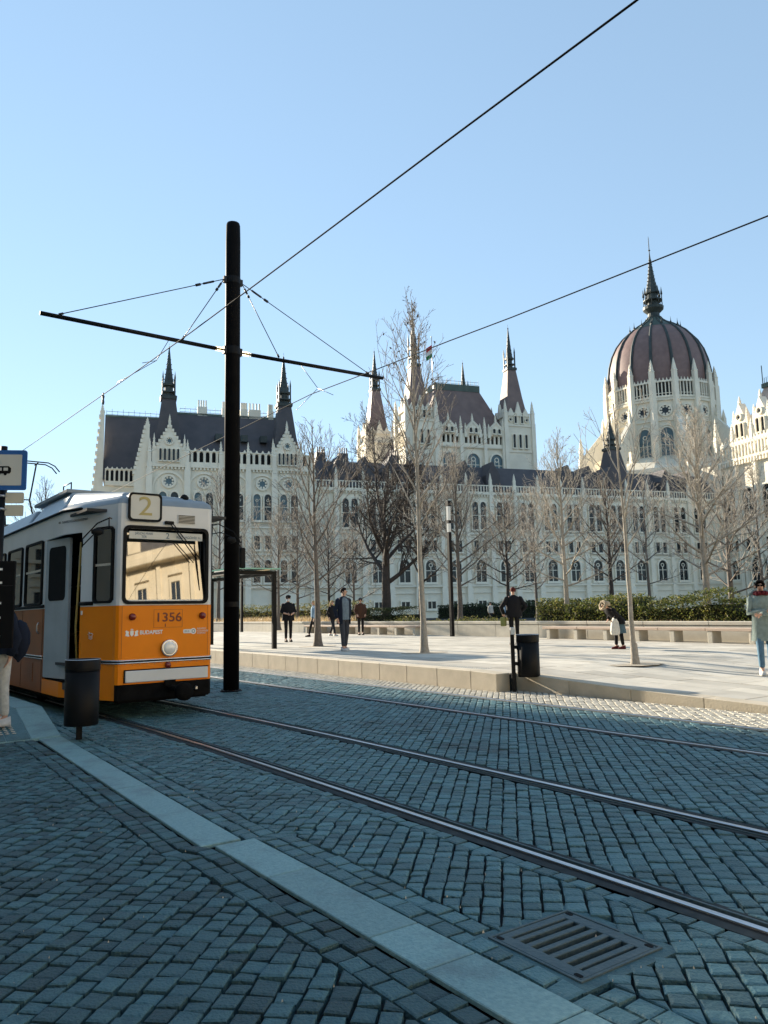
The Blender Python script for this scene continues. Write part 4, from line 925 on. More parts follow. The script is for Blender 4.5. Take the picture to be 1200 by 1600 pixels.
def cresting(x0, x1, y, z, parent, h=1.0):
    m = MB(); n = int((x1-x0)/.9)
    for i in range(n+1): xx = x0+(x1-x0)*i/n; m.box(xx-.03, xx+.03, y-.03, y+.03, z, z+h*(1 if i % 2 else .75))
    m.box(x0, x1, y-.03, y+.03, z+h*.15, z+h*.2); m.box(x0, x1, y-.03, y+.03, z+h*.6, z+h*.65)
    m.build('roof_cresting', M['green_copper'], parent)
# --- left pavilion
m = MB(); m.box(-.5, 27.9, 0, 16, -1, 27.0); m.box(-8.8, -.502, 9, 22, -1, 24.8); m.build('wall', LS, PZ)
m = MB(); m.box(-.8, 28.2, -.45, .3, 26.85, 27.35); m.box(-.7, 28.1, -.3, .2, 16.6, 16.95); m.box(-.7, 28.1, -.35, .2, 11.9, 12.2); m.box(-.7, 28.1, -.4, .2, 6.2, 6.6)
for i in range(48): m.box(-.4+i*.6, -.1+i*.6, -.38, .1, 26.45, 26.86)
m.build('string_course', LT, PZ)
m = MB()
for x_ in (-.3, 5.9, 11.5, 16.2, 20.8, 27.6): m.box(x_-.5, x_+.5, -.7, .2, -1, 26.4); m.box(x_-.4, x_+.4, -.6, .2, 26.4, 27.6); pinnacle(m, x_, -.25, 27.3, 31.8, .6)
m.build('buttress', LT, PZ)
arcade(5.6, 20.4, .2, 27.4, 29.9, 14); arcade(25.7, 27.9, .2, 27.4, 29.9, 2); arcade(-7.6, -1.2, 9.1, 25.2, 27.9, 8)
gable(2.9, .1, 27.4, 5.0, 35.2); gable(23.1, .1, 27.4, 5.0, 35.2)
for x_ in (2.9, 8.7, 13.8, 18.7, 23.4):
    for dx in (-.95, .95): window(x_+dx, -.02, 18.0, 1.25, 4.6, 'arch', 0, 1, 'window_blue' if dx < 0 else 'window_dark'); window(x_+dx, -.02, 12.9, 1.0, 2.4, 'rect', 0, 1); window(x_+dx, -.02, 7.2, 1.2, 3.9, 'arch', 0, 1)
    window(x_, -.02, 24.4, 1.7, 1.7, 'rose', mat='window_blue')
    m = MB(); m.ring(arch(x_, 17.0, 5.4, 9.2, 7, 1.05), arch(x_, 17.0, 4.8, 8.8, 7, 1.05), -.30, .05); m.build('arch_moulding', LT, PZ)
m = MB(); m.hexa([(-.5,1.4,28.6),(27.6,1.4,28.6),(27.6,16,28.6),(-.5,16,28.6),(4,8,38.3),(23.5,8,38.3),(23.5,8.6,38.3),(4,8.6,38.3)])
m.hexa([(-8.0,10.2,26.2),(8,10.2,26.2),(8,22,26.2),(-8.0,22,26.2),(-8.0,15,38.9),(8,15,38.9),(8,15.6,38.9),(-8.0,15.6,38.9)]); rf1 = m.build('roof', RS, PZ)
m = MB(); m.box(4, 23.5, 7.9, 8.7, 38.2, 38.6); m.box(-8, 5, 14.9, 15.7, 38.8, 39.15); m.build('ridge_cap', M['green_copper'], rf1)
cresting(5, 23, 8.3, 38.6, rf1, 1.3); cresting(-7.8, 2, 15.3, 39.1, rf1, 1.3)
for x_, w_ in ((9.0, 1.7), (13.2, 1.3), (16.6, 1.3), (18.6, 2.2), (21.6, 1.0)):
    m = MB(); m.box(x_-w_/2, x_+w_/2, 7.9, 9.1, 37.5, 39.9)
    for q in range(4): xx = x_-w_/2+.2+(w_-.4)*q/3; m.box(xx-.13, xx+.13, 8.2, 8.5, 39.9, 41.2)
    m.build('chimney', LT, rf1)
for x_, z_ in ((11.5, 33.2), (16, 33.2), (19.5, 33.2)): m = MB(); m.box(x_-.6, x_+.6, 3.0, 5.2, z_-.6, z_+.6); m.build('roof_hatch', M['old_copper'], rf1)
m = MB()                                       # raking crocketed end walls
for x0, x1, zb_, zt_, y_ in ((-2.7, -.35, 25.6, 34.2, .9), (-9.6, -8.0, 24.0, 38.8, 11)):
    m.prism([(x0, zb_), (x1, zb_), (x1, zt_), (x1-.5, zt_)], y_-.6, y_+.6)
    for i in range(11): f = i/11; xx = x0+(x1-.5-x0)*f; zz_ = zb_+(zt_-zb_)*f; m.box(xx-.28, xx+.25, y_-.7, y_+.7, zz_-.1, zz_+.5)
    m.box(x0, x1, y_-.6, y_+.6, -1, zb_); pinnacle(m, x1-.35, y_, zt_-1.5, zt_+1.4, .7)
m.build('raking_gable', LT, PZ)
m = MB(); m.lathe([(.18, 0), (.24, .5), (.16, 1.0), (.26, 1.5), (.12, 1.8), (.15, 2.05), (.02, 2.25)], 8, (-8.3, 11, 40.0)); m.build('roof_statue', M['old_copper'], PZ)
needle(2.75, 2.7, 29.0, 39.2, 42.0, 49.6, 5.2, 2.3, RS); needle(23.1, 2.7, 29.0, 39.2, 42.0, 49.6, 5.2, 2.3, RS)
# --- long wing
m = MB(); m.box(27.9, 121, 2, 18, -1, 24.0); m.build('wall', LS, PZ)
m = MB()
for z_, h_, d_ in ((24.0, .45, .5), (16.2, .4, .3), (11.6, .35, .3), (6.2, .4, .4), (5.0, .2, .25)): m.box(27.92, 121, 2-d_, 2.2, z_, z_+h_)
for i in range(150): m.box(28.1+i*.62, 28.4+i*.62, 1.62, 2.1, 23.6, 24.0)
m.build('string_course', LT, PZ)
m = MB(); m.box(28, 121, 1.75, 1.95, 25.75, 25.95); m.box(28, 121, 1.75, 1.95, 24.45, 24.6)
for i in range(150): xx = 28.2+i*.62; m.box(xx-.09, xx+.09, 1.78, 1.92, 24.6, 25.75)
m.build('balustrade', LT, PZ)
bays = [102.7-5.2*k for k in range(15, -4, -1)]; bays = [b for b in bays if 30 < b < 118]
m = MB()
for b in bays:
    x_ = b-2.6; m.box(x_-.42, x_+.42, 1.45, 2.1, -1, 24.3); m.box(x_-.55, x_+.55, 1.3, 2.1, -1, 6.0); m.box(x_-.35, x_+.35, 1.5, 2.1, 24.3, 26.0); pinnacle(m, x_, 1.8, 25.6, 28.4, .5)
m.build('buttress', LT, PZ)
for i, b in enumerate(bays):
    window(b, 1.98, 7.1, 2.1, 4.2, 'arch', 0, 2)
    for dx in (-.85, .85): window(b+dx, 1.98, 12.8, 1.0, 2.2, 'rect', 0, 1); window(b+dx, 1.98, 17.2, 1.25, 5.4, 'arch', 0, 2 if False else 1, 'window_dark')
    window(b, 1.98, 2.2, 1.6, 1.3, 'rect', 0, 2)
    m = MB()
    for q in range(9): xx = b-1.7+q*.425; m.box(xx-.07, xx+.07, 1.62, 1.74, 16.6, 17.1)
    m.box(b-1.85, b+1.85, 1.58, 1.80, 17.05, 17.18); m.build('balconette', LT, PZ)
m = MB(); m.hexa([(28,2.6,25.0),(121,2.6,25.0),(121,18,25.0),(28,18,25.0),(30,7.5,30.6),(121,7.5,30.6),(121,12,30.6),(30,12,30.6)]); rf2 = m.build('roof', RS, PZ)
cresting(32, 52, 7.6, 30.6, rf2, .8); cresting(82, 112, 7.6, 30.6, rf2, .8)
for x_ in (33.5, 38.5, 43.5, 48.5, 59, 65, 82, 87, 92, 106, 112):
    m = MB(); m.prism([(x_-1.5, 25.2), (x_+1.5, 25.2), (x_+1.5, 28.2), (x_, 31.0), (x_-1.5, 28.2)], 3.0, 8.0); dm = m.build('dormer', RS, rf2)
    window(x_, 2.98, 25.6, 1.0, 2.2, 'arch', 0, 1, parent=dm) if False else None
for x_ in (31.5, 36, 46.5): m = MB(); m.box(x_-.9, x_+.9, 9, 10.5, 29.5, 32.6); [m.box(x_-.7+q*.45, x_-.5+q*.45, 9.5, 9.8, 32.6, 33.8) for q in range(4)]; m.build('chimney', RS, rf2)
needle(94.5, 5.5, 26.0, 35.0, 37.6, 43.4, 6.0, 2.4, RS)
# --- chamber block with four corner towers
m = MB(); m.box(55, 77.5, 14.6, 40, 20, 37.0); m.build('wall', LS, PZ)
m = MB(); m.box(57.5, 74, 14.15, 15, 36.2, 36.7); m.box(57.5, 74, 14.3, 15, 29.2, 29.6); m.build('string_course', LT, PZ)
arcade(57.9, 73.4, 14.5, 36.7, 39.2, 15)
for x_ in (60.6, 66.2, 71.7): gable(x_, 14.5, 39.0, 3.4, 43.0, win=2, rose=False); window(x_, 14.58, 30.0, 2.9, 5.0, 'arch', 0, 3, 'window_blue')
m = MB()
for x_ in (58.3, 63.4, 69.0, 73.4): m.box(x_-.35, x_+.35, 13.9, 14.8, 24, 38.5); pinnacle(m, x_, 14.3, 38.5, 43.2, .6)
m.build('buttress', LT, PZ)
m = MB(); m.hexa([(56,15.6,37.6),(76.6,15.6,37.6),(76.6,39.5,37.6),(56,39.5,37.6),(60.4,20.5,51.3),(70.6,20.5,51.3),(70.6,34.5,51.3),(60.4,34.5,51.3)]); rf3 = m.build('roof', RT, PZ)
m = MB(); m.box(60.0, 71, 20.1, 34.9, 50.4, 51.9); m.box(71.05, 73.2, 22.6, 33.5, 46.8, 47.8); m.build('roof_crown', M['green_copper'], rf3)
cresting(60.2, 70.8, 20.3, 51.9, rf3, 1.3)
m = MB(); m.hexa([(52,22,36),(60,22,36),(60,36,36),(52,36,36),(58.5,25,47.5),(60,25,47.5),(60,33,47.5),(58.5,33,47.5)]); m.hexa([(71,22,38),(76.4,22,38),(76.4,36,38),(71,36,38),(71,24.5,46.8),(72.8,24.5,46.8),(72.8,33,46.8),(71,33,46.8)]); m.build('side_roof', RT, rf3)
def tower(x, y, w, ztop, zs, zg, zt, full=True):
    m = MB(); h = w/2; m.box(x-h, x+h, y, y+w, 20, ztop-2.6); m.box(x-h-.2, x+h+.2, y-.2, y+w+.2, ztop-2.8, ztop-2.4); m.box(x-h-.2, x+h+.2, y-.2, y+w+.2, ztop-8.6, ztop-8.2)
    m.box(x-h*.86, x+h*.86, y+.35, y+w-.35, ztop-2.4, ztop+.4); o = m.build('tower', LS, PZ)
    m = MB()
    for a in (-1, 1):
        for b in (0, 1): m.box(x+a*h-.45, x+a*h+.45, y+b*w-.45, y+b*w+.45, 20, ztop-2.0); pinnacle(m, x+a*h, y+b*w, ztop-2.2, ztop+3.2, .75)
    for a in (-1, 0, 1): m.prism([(x+a*w*.27-.95, ztop-.4), (x+a*w*.27+.95, ztop-.4), (x+a*w*.27, ztop+(2.9 if a == 0 else 1.4))], y+.1, y+.6)
    for a in (.25, .5, .75): m.prism([(y+w*a-.95, ztop-.4), (y+w*a+.95, ztop-.4), (y+w*a, ztop+(2.9 if a == .5 else 1.4))], x-h*.86-.35, x-h*.86+.2, 'yz')
    m.build('tower_trim', LT, o)
    if full:
        for a in (-.22, .0, .22): window(x+w*a, y-.02, ztop-7.6, .62, 3.0, 'arch', 0, 1, parent=PZ)
        for a in (-.12, .12): window(x+w*a, y+.33, ztop-2.0, .6, 2.2, 'arch', 0, 1)
        for a in (-.3, .3): window(x+w*a, y+.33, ztop-1.2, .8, .8, 'rose')
        for a in (.28, .5, .72): window(x-h-.02, y+w*a, ztop-7.6, .62, 3.0, 'arch', R(-90), 1)
    needle(x, y+h, ztop-.5, zs, zg, zt, w*.78, 2.0, RT)
tower(77.3, 14.0, 6.6, 44.2, 55.0, 58.0, 66.0); tower(54.3, 14.0, 6.6, 44.2, 54.0, 58.5, 66.5)
tower(52.5, 36.5, 6.6, 44.2, 55.0, 58.0, 66.0, False); tower(76, 36.5, 6.6, 42, 54.0, 57.0, 65.0, False)
m = MB(); m.tube([(61.3, 24, 51.5), (61.3, 24, 63.8)], .09, 6); m.lathe([(.01, 0), (.2, .2), (.01, .4)], 8, (61.3, 24, 63.8)); fp = m.build('flag_pole', M['galvanised'], PZ)
pm('flag_red', (.45, .02, .03), None, 3, .8); pm('flag_white', (.7, .7, .68), None, 3, .8); pm('flag_green', (.02, .18, .06), None, 3, .8)
m = MB()
for k, mi in enumerate((0, 1, 2)):
    for q in range(4): x0 = 61.2-.35*q; x1 = x0-.35; zz_ = 62.0-k*1.0-.25*q; yo = (.15 if q % 2 else -.15); m.add([(x0,24+yo,zz_),(x1,24-yo,zz_-.25),(x1,24-yo,zz_-1.25),(x0,24+yo,zz_-1.0)], [(0,1,2,3)], mi)
m.build('flag', [M['flag_red'], M['flag_white'], M['flag_green']], fp)
# --- dome
DX, DY = 127.4, 30.0; NS = 16
def dp(r_, k, z, o=.5): a = 2*math.pi*(k+o)/NS + R(-90); return (DX+r_*math.cos(a), DY+r_*math.sin(a), z)
m = MB(); a0 = R(-90)
m.lathe([(13.3, 20), (13.3, 55.6), (13.7, 55.8), (13.7, 56.2), (13.1, 56.25), (13.1, 60.3)], NS, (DX, DY, 0), 0, a0, False); drum = m.build('drum', LS, PZ)
prof = [(12.6, 54.5), (12.75, 58.0), (12.65, 61.2), (12.2, 64.2), (11.4, 67), (10.1, 69.6), (8.4, 71.8), (6.6, 73.4)]
m = MB(); m.lathe(prof, 64, (DX, DY, 0), 0, a0, True, False); dome = m.build('dome', M['dome_tile'], PZ)
prof2 = [(6.8, 73.3), (5.1, 74.6), (3.4, 75.7), (2.3, 76.7), (1.9, 77.4)]
m = MB(); m.lathe(prof2, 32, (DX, DY, 0), 0, a0, True, False); m.build('dome_cap', M['green_copper'], dome)
for k in range(NS):
    m = MB(); m.tube([dp(r_+.06, k, z, 0) for r_, z in prof+prof2[1:]], [.40, .42, .42, .40, .38, .36, .33, .29, .24, .18, .14, .1], 6); m.build('dome_rib', M['old_copper'], dome)
    m = MB(); x_, y_, z_ = dp(6.4, k, 73.2, 0); m.box(x_-.25, x_+.25, y_-.25, y_+.25, z_-.6, z_+.7); m.lathe([(.3, 0), (.08, .9), (.01, 1.9)], 6, (x_, y_, z_+.6)); m.build('dome_finial', M['old_copper'], dome)
    m = MB(); x_, y_, z_ = dp(13.55, k, 0, 0)
    m.box(x_-.62, x_+.62, y_-.62, y_+.62, 20, 60.5); pinnacle(m, x_, y_, 60, 66.3, 1.0)
    x2, y2, _ = dp(14.9, k, 0, 0); m.box(x2-.55, x2+.55, y2-.55, y2+.55, 20, 49.5); pinnacle(m, x2, y2, 49, 54, .8); m.build('drum_buttress', LT, drum)
    # one bay between two buttresses: gallery, rose and traceried window
    x_, y_, _ = dp(13.3*math.cos(math.pi/NS), k, 0); rz = 2*math.pi*(k+.5)/NS
    bay = bpy.data.objects.new('drum_bay', None)
    if math.cos(rz) > -.45:
        bpy.data.objects.remove(bay)
        ox = Vector((math.sin(rz), -math.cos(rz), 0))*.02
        window(x_+ox.x, y_+ox.y, 52.4, 2.6, 2.6, 'rose', rz, parent=drum); window(x_+ox.x, y_+ox.y, 38.6, 2.9, 9.2, 'arch', rz, 3, 'window_blue', parent=drum)
        ga = MB(); wb = 13.6*2*math.sin(math.pi/NS)-1.1; n_ = 5; bw = wb/n_
        for i in range(n_):
            c = -wb/2+bw*(i+.5); ga.box(c-bw/2-.12, c-bw/2+.12, -.3, .2, 56.2, 60.0)
            ga.prism([(c-bw/2, 59.4), (c-bw*.3, 60.0), (c+bw*.3, 60.0), (c+bw/2, 59.4), (c+bw/2, 60.4), (c-bw/2, 60.4)], -.3, .2); ga.prism([(c-.25, 60.4), (c+.25, 60.4), (c, 61.2)], -.2, .1)
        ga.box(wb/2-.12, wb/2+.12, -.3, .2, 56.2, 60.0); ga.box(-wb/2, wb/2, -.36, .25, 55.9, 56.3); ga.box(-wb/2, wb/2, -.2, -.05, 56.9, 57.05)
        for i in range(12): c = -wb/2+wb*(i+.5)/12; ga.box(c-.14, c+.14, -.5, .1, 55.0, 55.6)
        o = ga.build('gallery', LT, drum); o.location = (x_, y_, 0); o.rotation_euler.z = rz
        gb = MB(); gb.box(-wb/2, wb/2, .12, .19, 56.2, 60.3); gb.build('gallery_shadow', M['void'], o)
        mo = MB(); mo.ring(arch(0, 37.6, 4.3, 11.2, 6, 1.1), arch(0, 37.6, 3.7, 10.8, 6, 1.1), -.3, .05); mo.box(-2.2, 2.2, -.35, .05, 49.6, 49.9); mo.box(-2.2, 2.2, -.3, .05, 37.2, 37.5)
        o = mo.build('arch_moulding', LT, drum); o.location = (x_, y_, 0); o.rotation_euler.z = rz
    else: bpy.data.objects.remove(bay)
for k in range(8):                             # flying buttresses and their outer piers
    a = 2*math.pi*(k+.5)/8; c, s_ = math.cos(a), math.sin(a)
    m = MB(); m.prism([(13.2, 42), (13.2, 51.5), (14.5, 51.0), (21.2, 42.5), (21.2, 38), (19, 38), (17.5, 41.5), (15, 42.5)], -.7, .7); m.box(19.2, 21.6, -.9, .9, 20, 42.8)
    pinnacle(m, 20.9, 0, 42, 49, 1.0); pinnacle(m, 19.6, .7, 41.5, 46, .7)
    o = m.build('flying_buttress', LT, PZ); o.location = (DX, DY, .09); o.scale.z = .937; o.rotation_euler.z = a
m = MB(); m.lathe([(20, 18), (20, 34), (13.3, 38)], 16, (DX, DY, 0), 0, a0, False); m.build('ambulatory', LS, PZ)
m = MB()
m.lathe([(2.0, 78.2), (2.1, 78.8), (1.55, 79.4), (1.5, 80.3), (2.6, 81.5), (2.7, 82.3), (2.2, 82.4)], 16, (DX, DY, 0), 0, 0, False)
for k in range(8):
    a = k*math.pi/4; x_, y_ = DX+2.3*math.cos(a), DY+2.3*math.sin(a); m.tube([(x_, y_, 82.2), (x_, y_, 86.2)], .13, 5); m.lathe([(.3, 86.0), (.02, 88.4)], 5, (x_, y_, 0))
m.lathe([(1.35, 82.4), (1.25, 87)], 8, (DX, DY, 0), 0, 0, False); m.lathe([(2.45, 84.2), (2.45, 84.5)], 16, (DX, DY, 0), 0, 0, False)
m.lathe([(1.9, 86.6), (1.6, 87.6), (1.0, 90.5), (.55, 94.5), (.22, 98.2), (.12, 99.4), (.08, 104.3), (.01, 105.2)], 8, (DX, DY, 0), 0, 0, False)
for q in range(9): z_ = 88+q*1.15; r_ = 1.75-.165*q; m.box(DX-r_, DX+r_, DY-.09, DY+.09, z_, z_+.22); m.box(DX-.09, DX+.09, DY-r_, DY+r_, z_, z_+.22)
m.lathe([(.01, 0), (.35, .3), (.01, .7)], 8, (DX, DY, 100.2)); o = m.build('lantern_spire', M['old_copper'], PZ); o.scale.z = .88; o.location.z = 8.05; drum.scale.z = .937; drum.location.z = .09
# --- middle block that steps forward on the right, its side wall in the sun
XR = 119.3
m = MB(); m.box(XR, 152, -22, 8, -1, 32.4); m.box(XR+3.2, 150, -19, 1.0, 32.4, 39.0); m.build('wall', LS, PZ)
m = MB()
for z_, h_, d_ in ((32.0, .5, .8), (16.3, .5, .4), (25.8, .4, .3), (6.2, .4, .4)): m.box(XR-d_, XR+.5, -22.4, 2.0, z_, z_+h_)
for i in range(30): y_ = -22+i*.8; m.box(XR-.9, XR+.1, y_, y_+.4, 31.0, 32.0)
for y_ in (1.2, -3.2, -8.6, -14): m.box(XR-.7, XR+.2, y_-.5, y_+.5, -1, 31.5); pinnacle(m, XR-.4, y_, 35.6, 40.2, .8)
for y_ in (1.4,): pinnacle(m, XR-.6, y_, 33, 42.5, .9)
m.build('side_trim', LT, PZ)
m = MB()
for i in range(26): y_ = 1.5-i*.9; m.box(XR-.75, XR-.45, y_-.16, y_+.16, 32.5, 35.6); m.prism([(y_-.45, 35.0), (y_-.16, 35.4), (y_+.16, 35.4), (y_+.45, 35.0), (y_+.45, 36.0), (y_-.45, 36.0)], XR-.75, XR-.45, 'yz'); m.prism([(y_-.3, 36.0), (y_+.3, 36.0), (y_, 36.8)], XR-.7, XR-.5, 'yz')
m.build('balcony_arcade', LT, PZ)
for y_, k_ in ((-1.0, 0), (-5.9, 0), (-11.3, 0)):
    window(XR-.02, y_, 19.0, 3.0, 7.0, 'arch', R(-90), 2); window(XR-.02, y_-.9, 12.8, 1.2, 2.4, 'rect', R(-90), 1); window(XR-.02, y_+.9, 12.8, 1.2, 2.4, 'rect', R(-90), 1)
window(XR-.02, -7.6, 4.5, 4.4, 7.2, 'arch', R(-90), 2); window(XR-.02, -1.0, 7.0, 2.0, 4.0, 'arch', R(-90), 2)
m = MB(); m.ring([(a-7.6, b) for a, b in arch(0, 3.0, 6.6, 10.3, 7, 1.0)], [(a-7.6, b) for a, b in arch(0, 3.0, 5.6, 9.6, 7, 1.0)], XR-.9, XR+.1, 'yz'); m.build('portal_arch', LT, PZ)
for y_ in (-2.4, -8.2):
    m = MB(); m.prism([(y_-1.9, 36.2), (y_+1.9, 36.2), (y_+1.9, 41.0), (y_, 45.2), (y_-1.9, 41.0)], XR+2.6, XR+4.5, 'yz'); pinnacle(m, XR+2.9, y_-1.9, 39.5, 44, .6); pinnacle(m, XR+2.9, y_+1.9, 39.5, 44, .6); pinnacle(m, XR+3.0, y_, 44.6, 46.8, .5); o = m.build('gable', LT, PZ)
    for d_ in (-.7, .7): window(XR+2.58, y_+d_, 37.6, .9, 3.0, 'arch', R(-90), 1)
    window(XR+2.58, y_, 42.0, 1.2, 1.2, 'rose', R(-90))
m = MB(); m.hexa([(XR+5.4,-18,38.5),(150,-18,38.5),(150,.6,38.5),(XR+5.4,.6,38.5),(XR+9.4,-14,49),(146,-14,49),(146,-3.2,49),(XR+9.4,-3.2,49)]); rf4 = m.build('roof', M['sunlit_tile'], PZ)
m = MB(); m.box(XR+9.0, 146, -14.4, -2.8, 48.8, 49.8); m.build('roof_crown', M['green_copper'], rf4)
m = MB()
for i in range(20): y_ = -3-i*.55; m.box(XR+9.2, XR+9.28, y_-.04, y_+.04, 49.8, 51.1)
m.tube([(XR+9.3, -3, 49.8), (XR+9.3, -3, 54)], .1, 5); m.build('roof_cresting', M['green_copper'], rf4)
# ------------------------------------------------------------------ bare winter trees
pm('bark_pale', (.26, .23, .185), (.37, .335, .28), 14, 0.9, bump=.5, bscale=40)
pm('bark_grey', (.10, .083, .068), (.18, .152, .125), 12, 0.9, bump=.6, bscale=30)
pm('bark_dark', (.035, .028, .024), (.065, .052, .044), 10, 0.9, bump=.6, bscale=25)
pm('twig_pale', (.30, .27, .225), (.40, .365, .31), 20, 0.9)
pm('twig_brown', (.17, .142, .115), (.25, .215, .18), 20, 0.9)
pm('dry_leaf', (.05, .035, .02), (.09, .06, .03), 20, 0.9)
def rot_about(v, ax, a): return Matrix.Rotation(a, 3, ax) @ v
def branch(m, r, p, d, L_, rad, lvl, maxl, n2, up_, minr, fine):
    """one limb with its side shoots"""
    k = 5 if lvl == 1 else (4 if lvl == 2 else 3); pts = [p.copy()]; rads = [rad]; q = p.copy(); dd = d.normalized()
    for i in range(k):
        dd = (dd + Vector((r.gauss(0, .10), r.gauss(0, .10), r.gauss(0, .07) + up_))).normalized(); q = q + dd*(L_/k); pts.append(q.copy()); rads.append(max(minr, rad*(1-.86*(i+1)/k)))
    m.tube(pts, rads, 5 if lvl == 1 else (4 if lvl == 2 else 3), 0 if lvl < 2 else 1, False)
    if lvl >= maxl: return
    cnt = max(3, int(n2*(L_/1.6)**.6)) if lvl == 1 else fine
    for i in range(cnt):
        f = .18 + .80*(i+r.random()*.7)/cnt; j = min(k-1, int(f*k)); a = pts[j].lerp(pts[j+1], f*k-j)
        ax = (pts[j+1]-pts[j]).normalized(); o = ax.orthogonal().normalized(); o = rot_about(o, ax, r.uniform(0, 6.283))
        nd = (ax*math.cos(R(42)) + o*math.sin(R(r.uniform(30, 55)))).normalized(); nd.z += .12
        branch(m, r, a, nd, L_*(1-f*.55)*r.uniform(.38, .62), max(minr, rads[j]*.55), lvl+1, maxl, n2, up_*.8, minr, fine)
def tree(loc, H, r0, clear, spread, seed, label, n1=24, bark='bark_pale', twig='twig_pale', lean=(0, 0), old=False, maxl=3, n2=7, fine=5, minr=.007, ang=(58, 22), leaves=0, up_=.10):
    r = random.Random(seed); e = empty('bare_tree', loc, 0, label, 'tree', 'bare winter trees')
    tk, cr = MB(), MB(); n = 12; pts = []; rads = []; x = y = 0.0
    top = H*.5 if old else H*.97
    for i in range(n+1):
        f = i/n; x += r.gauss(0, .012*H/8) + lean[0]*H/n; y += r.gauss(0, .012*H/8) + lean[1]*H/n
        if i == 0: x = y = 0
        pts.append(Vector((x, y, top*f))); rads.append(max(.012, r0*(1-.90*f**.85) if not old else r0*(1-.45*f)) * (1.35 if i == 0 else 1))
    tk.tube(pts, rads, 10, 0, False); tk.lathe([(r0*1.8, -.05), (r0*1.5, .05), (r0*1.22, .18), (r0*1.0, .42)], 12, (0, 0, 0), 0, 0, True, False)
    tk.build('trunk', M[bark], e)
    def at(h): f = min(.999, h/top)*n; j = int(f); return pts[j].lerp(pts[j+1], f-j), rads[j]+(rads[j+1]-rads[j])*(f-j)
    for i in range(n1):
        f = (i+.5)/n1; h = clear + ((top if old else H*.93)-clear)*f**(.9 if not old else .6); p, ra = at(h); az = i*2.39996+r.uniform(-.5, .5)
        t_ = R(ang[0]+(ang[1]-ang[0])*f + r.uniform(-9, 9)); prof = (1-.80*f)*(.55+.45*min(1, f*5)) if not old else r.uniform(.75, 1.1)
        d = Vector((math.cos(az)*math.sin(t_), math.sin(az)*math.sin(t_), math.cos(t_)))
        branch(cr, r, p, d, max(.35, spread*prof*r.uniform(.8, 1.2)), max(minr*1.5, min(ra*.75, ra*.62 if old else r0*.32*(1-.5*f))), 1, maxl, n2, up_, minr, fine)
    cr.build('crown', [M[bark], M[twig]], e, fast=True)
    if leaves:
        lv = MB()
        tips = [q for q in cr.v if q[2] > H*.70]
        for i in range(leaves):
            p = Vector(r.choice(tips)); u_ = Vector((r.gauss(0, 1), r.gauss(0, 1), r.gauss(0, 1))).normalized()*.05; v_ = u_.orthogonal().normalized()*.035
            lv.add([tuple(p+u_), tuple(p+v_), tuple(p-u_), tuple(p-v_)], [(0, 1, 2, 3)])
        tag(lv.build('dry_leaves', M['dry_leaf'], e, fast=True), kind='stuff')
    return e
def onp(t, s, dz=0): return st(t, s, zp(s)+dz)
tree(onp(12.81, 16.55), 10.2, .090, 3.2, 3.7, 1, 'tallest slender tree on the plaza, its tip far above the roofs', 30, 'bark_pale', 'twig_brown', (-.008, 0), n2=6, fine=3, ang=(46, 14), leaves=70, up_=.10, minr=0.0049)
tree(onp(13.02, 22.6), 7.6, .115, 2.0, 4.0, 2, 'dark trunked plaza tree beside the man with the open jacket', 24, 'bark_grey', 'twig_brown', (-.012, 0), n2=6, fine=4, ang=(55, 18), minr=0.0057, up_=.07)
tree(onp(13.22, 10.11), 5.6, .062, 2.2, 2.6, 3, 'thin young tree on the plaza near the bent figure', 12, 'bark_pale', 'twig_pale', (-.02, 0), maxl=3, n2=4, fine=3, ang=(42, 14), minr=0.0041)
def bedp(px_, Y): x = (px_-600)/1200*Y; return Vector((x, Y, .62))
tree(bedp(600, 44), 11.0, .30, 1.9, 5.4, 4, 'broad old tree with thick black trunk forking low', 10, 'bark_dark', 'bark_dark', (0, 0), True, 4, 8, 6, .011, (66, 10), up_=.07)
tree(bedp(655, 47), 9.5, .24, 2.4, 4.6, 5, 'dark tree close behind the tallest slender tree', 20, 'bark_dark', 'twig_brown', n2=7, fine=4, minr=0.0082, up_=.06)
tree(bedp(715, 38), 8.8, .15, 1.9, 4.6, 6, 'round crowned tree just left of the slim lamp post', 32, 'bark_grey', 'twig_pale', n2=8, fine=5, minr=0.0070, ang=(66, 12), up_=.09)
tree(bedp(790, 52), 9.0, .17, 2.0, 5.0, 7, 'brownish tree above the head of the man in black', 28, 'bark_dark', 'twig_brown', n2=8, fine=5, minr=0.0090, ang=(75, 25), up_=.05)
tree(bedp(880, 31), 7.9, .125, 1.6, 4.0, 8, 'pale tree at the planter edge right of the man in black', 32, 'bark_pale', 'twig_pale', (-.006, 0), n2=8, fine=5, minr=0.0057, ang=(72, 14), up_=.08)
tree(bedp(950, 46), 8.8, .18, 2.2, 4.6, 9, 'dark trunked tree standing behind the hedge left of the young tree', 26, 'bark_dark', 'twig_brown', n2=7, fine=4, minr=0.0082, up_=.07)
tree(bedp(1098, 29.5), 8.6, .165, 1.8, 4.4, 10, 'large pale tree in the hedge below the dome', 34, 'bark_pale', 'twig_pale', n2=8, fine=5, minr=0.0057, ang=(72, 12), up_=.08)
tree(bedp(1136, 37), 7.4, .17, 1.2, 4.4, 11, 'low forked tree behind the large pale tree at the hedge', 24, 'bark_grey', 'twig_pale', n2=7, fine=4, minr=0.0074, ang=(72, 20), up_=.06)
tree(bedp(433, 47), 7.6, .12, 1.8, 4.2, 12, 'small spreading tree directly right of the shelter', 28, 'bark_grey', 'twig_pale', n2=7, fine=4, minr=0.0082, ang=(70, 18), up_=.06)
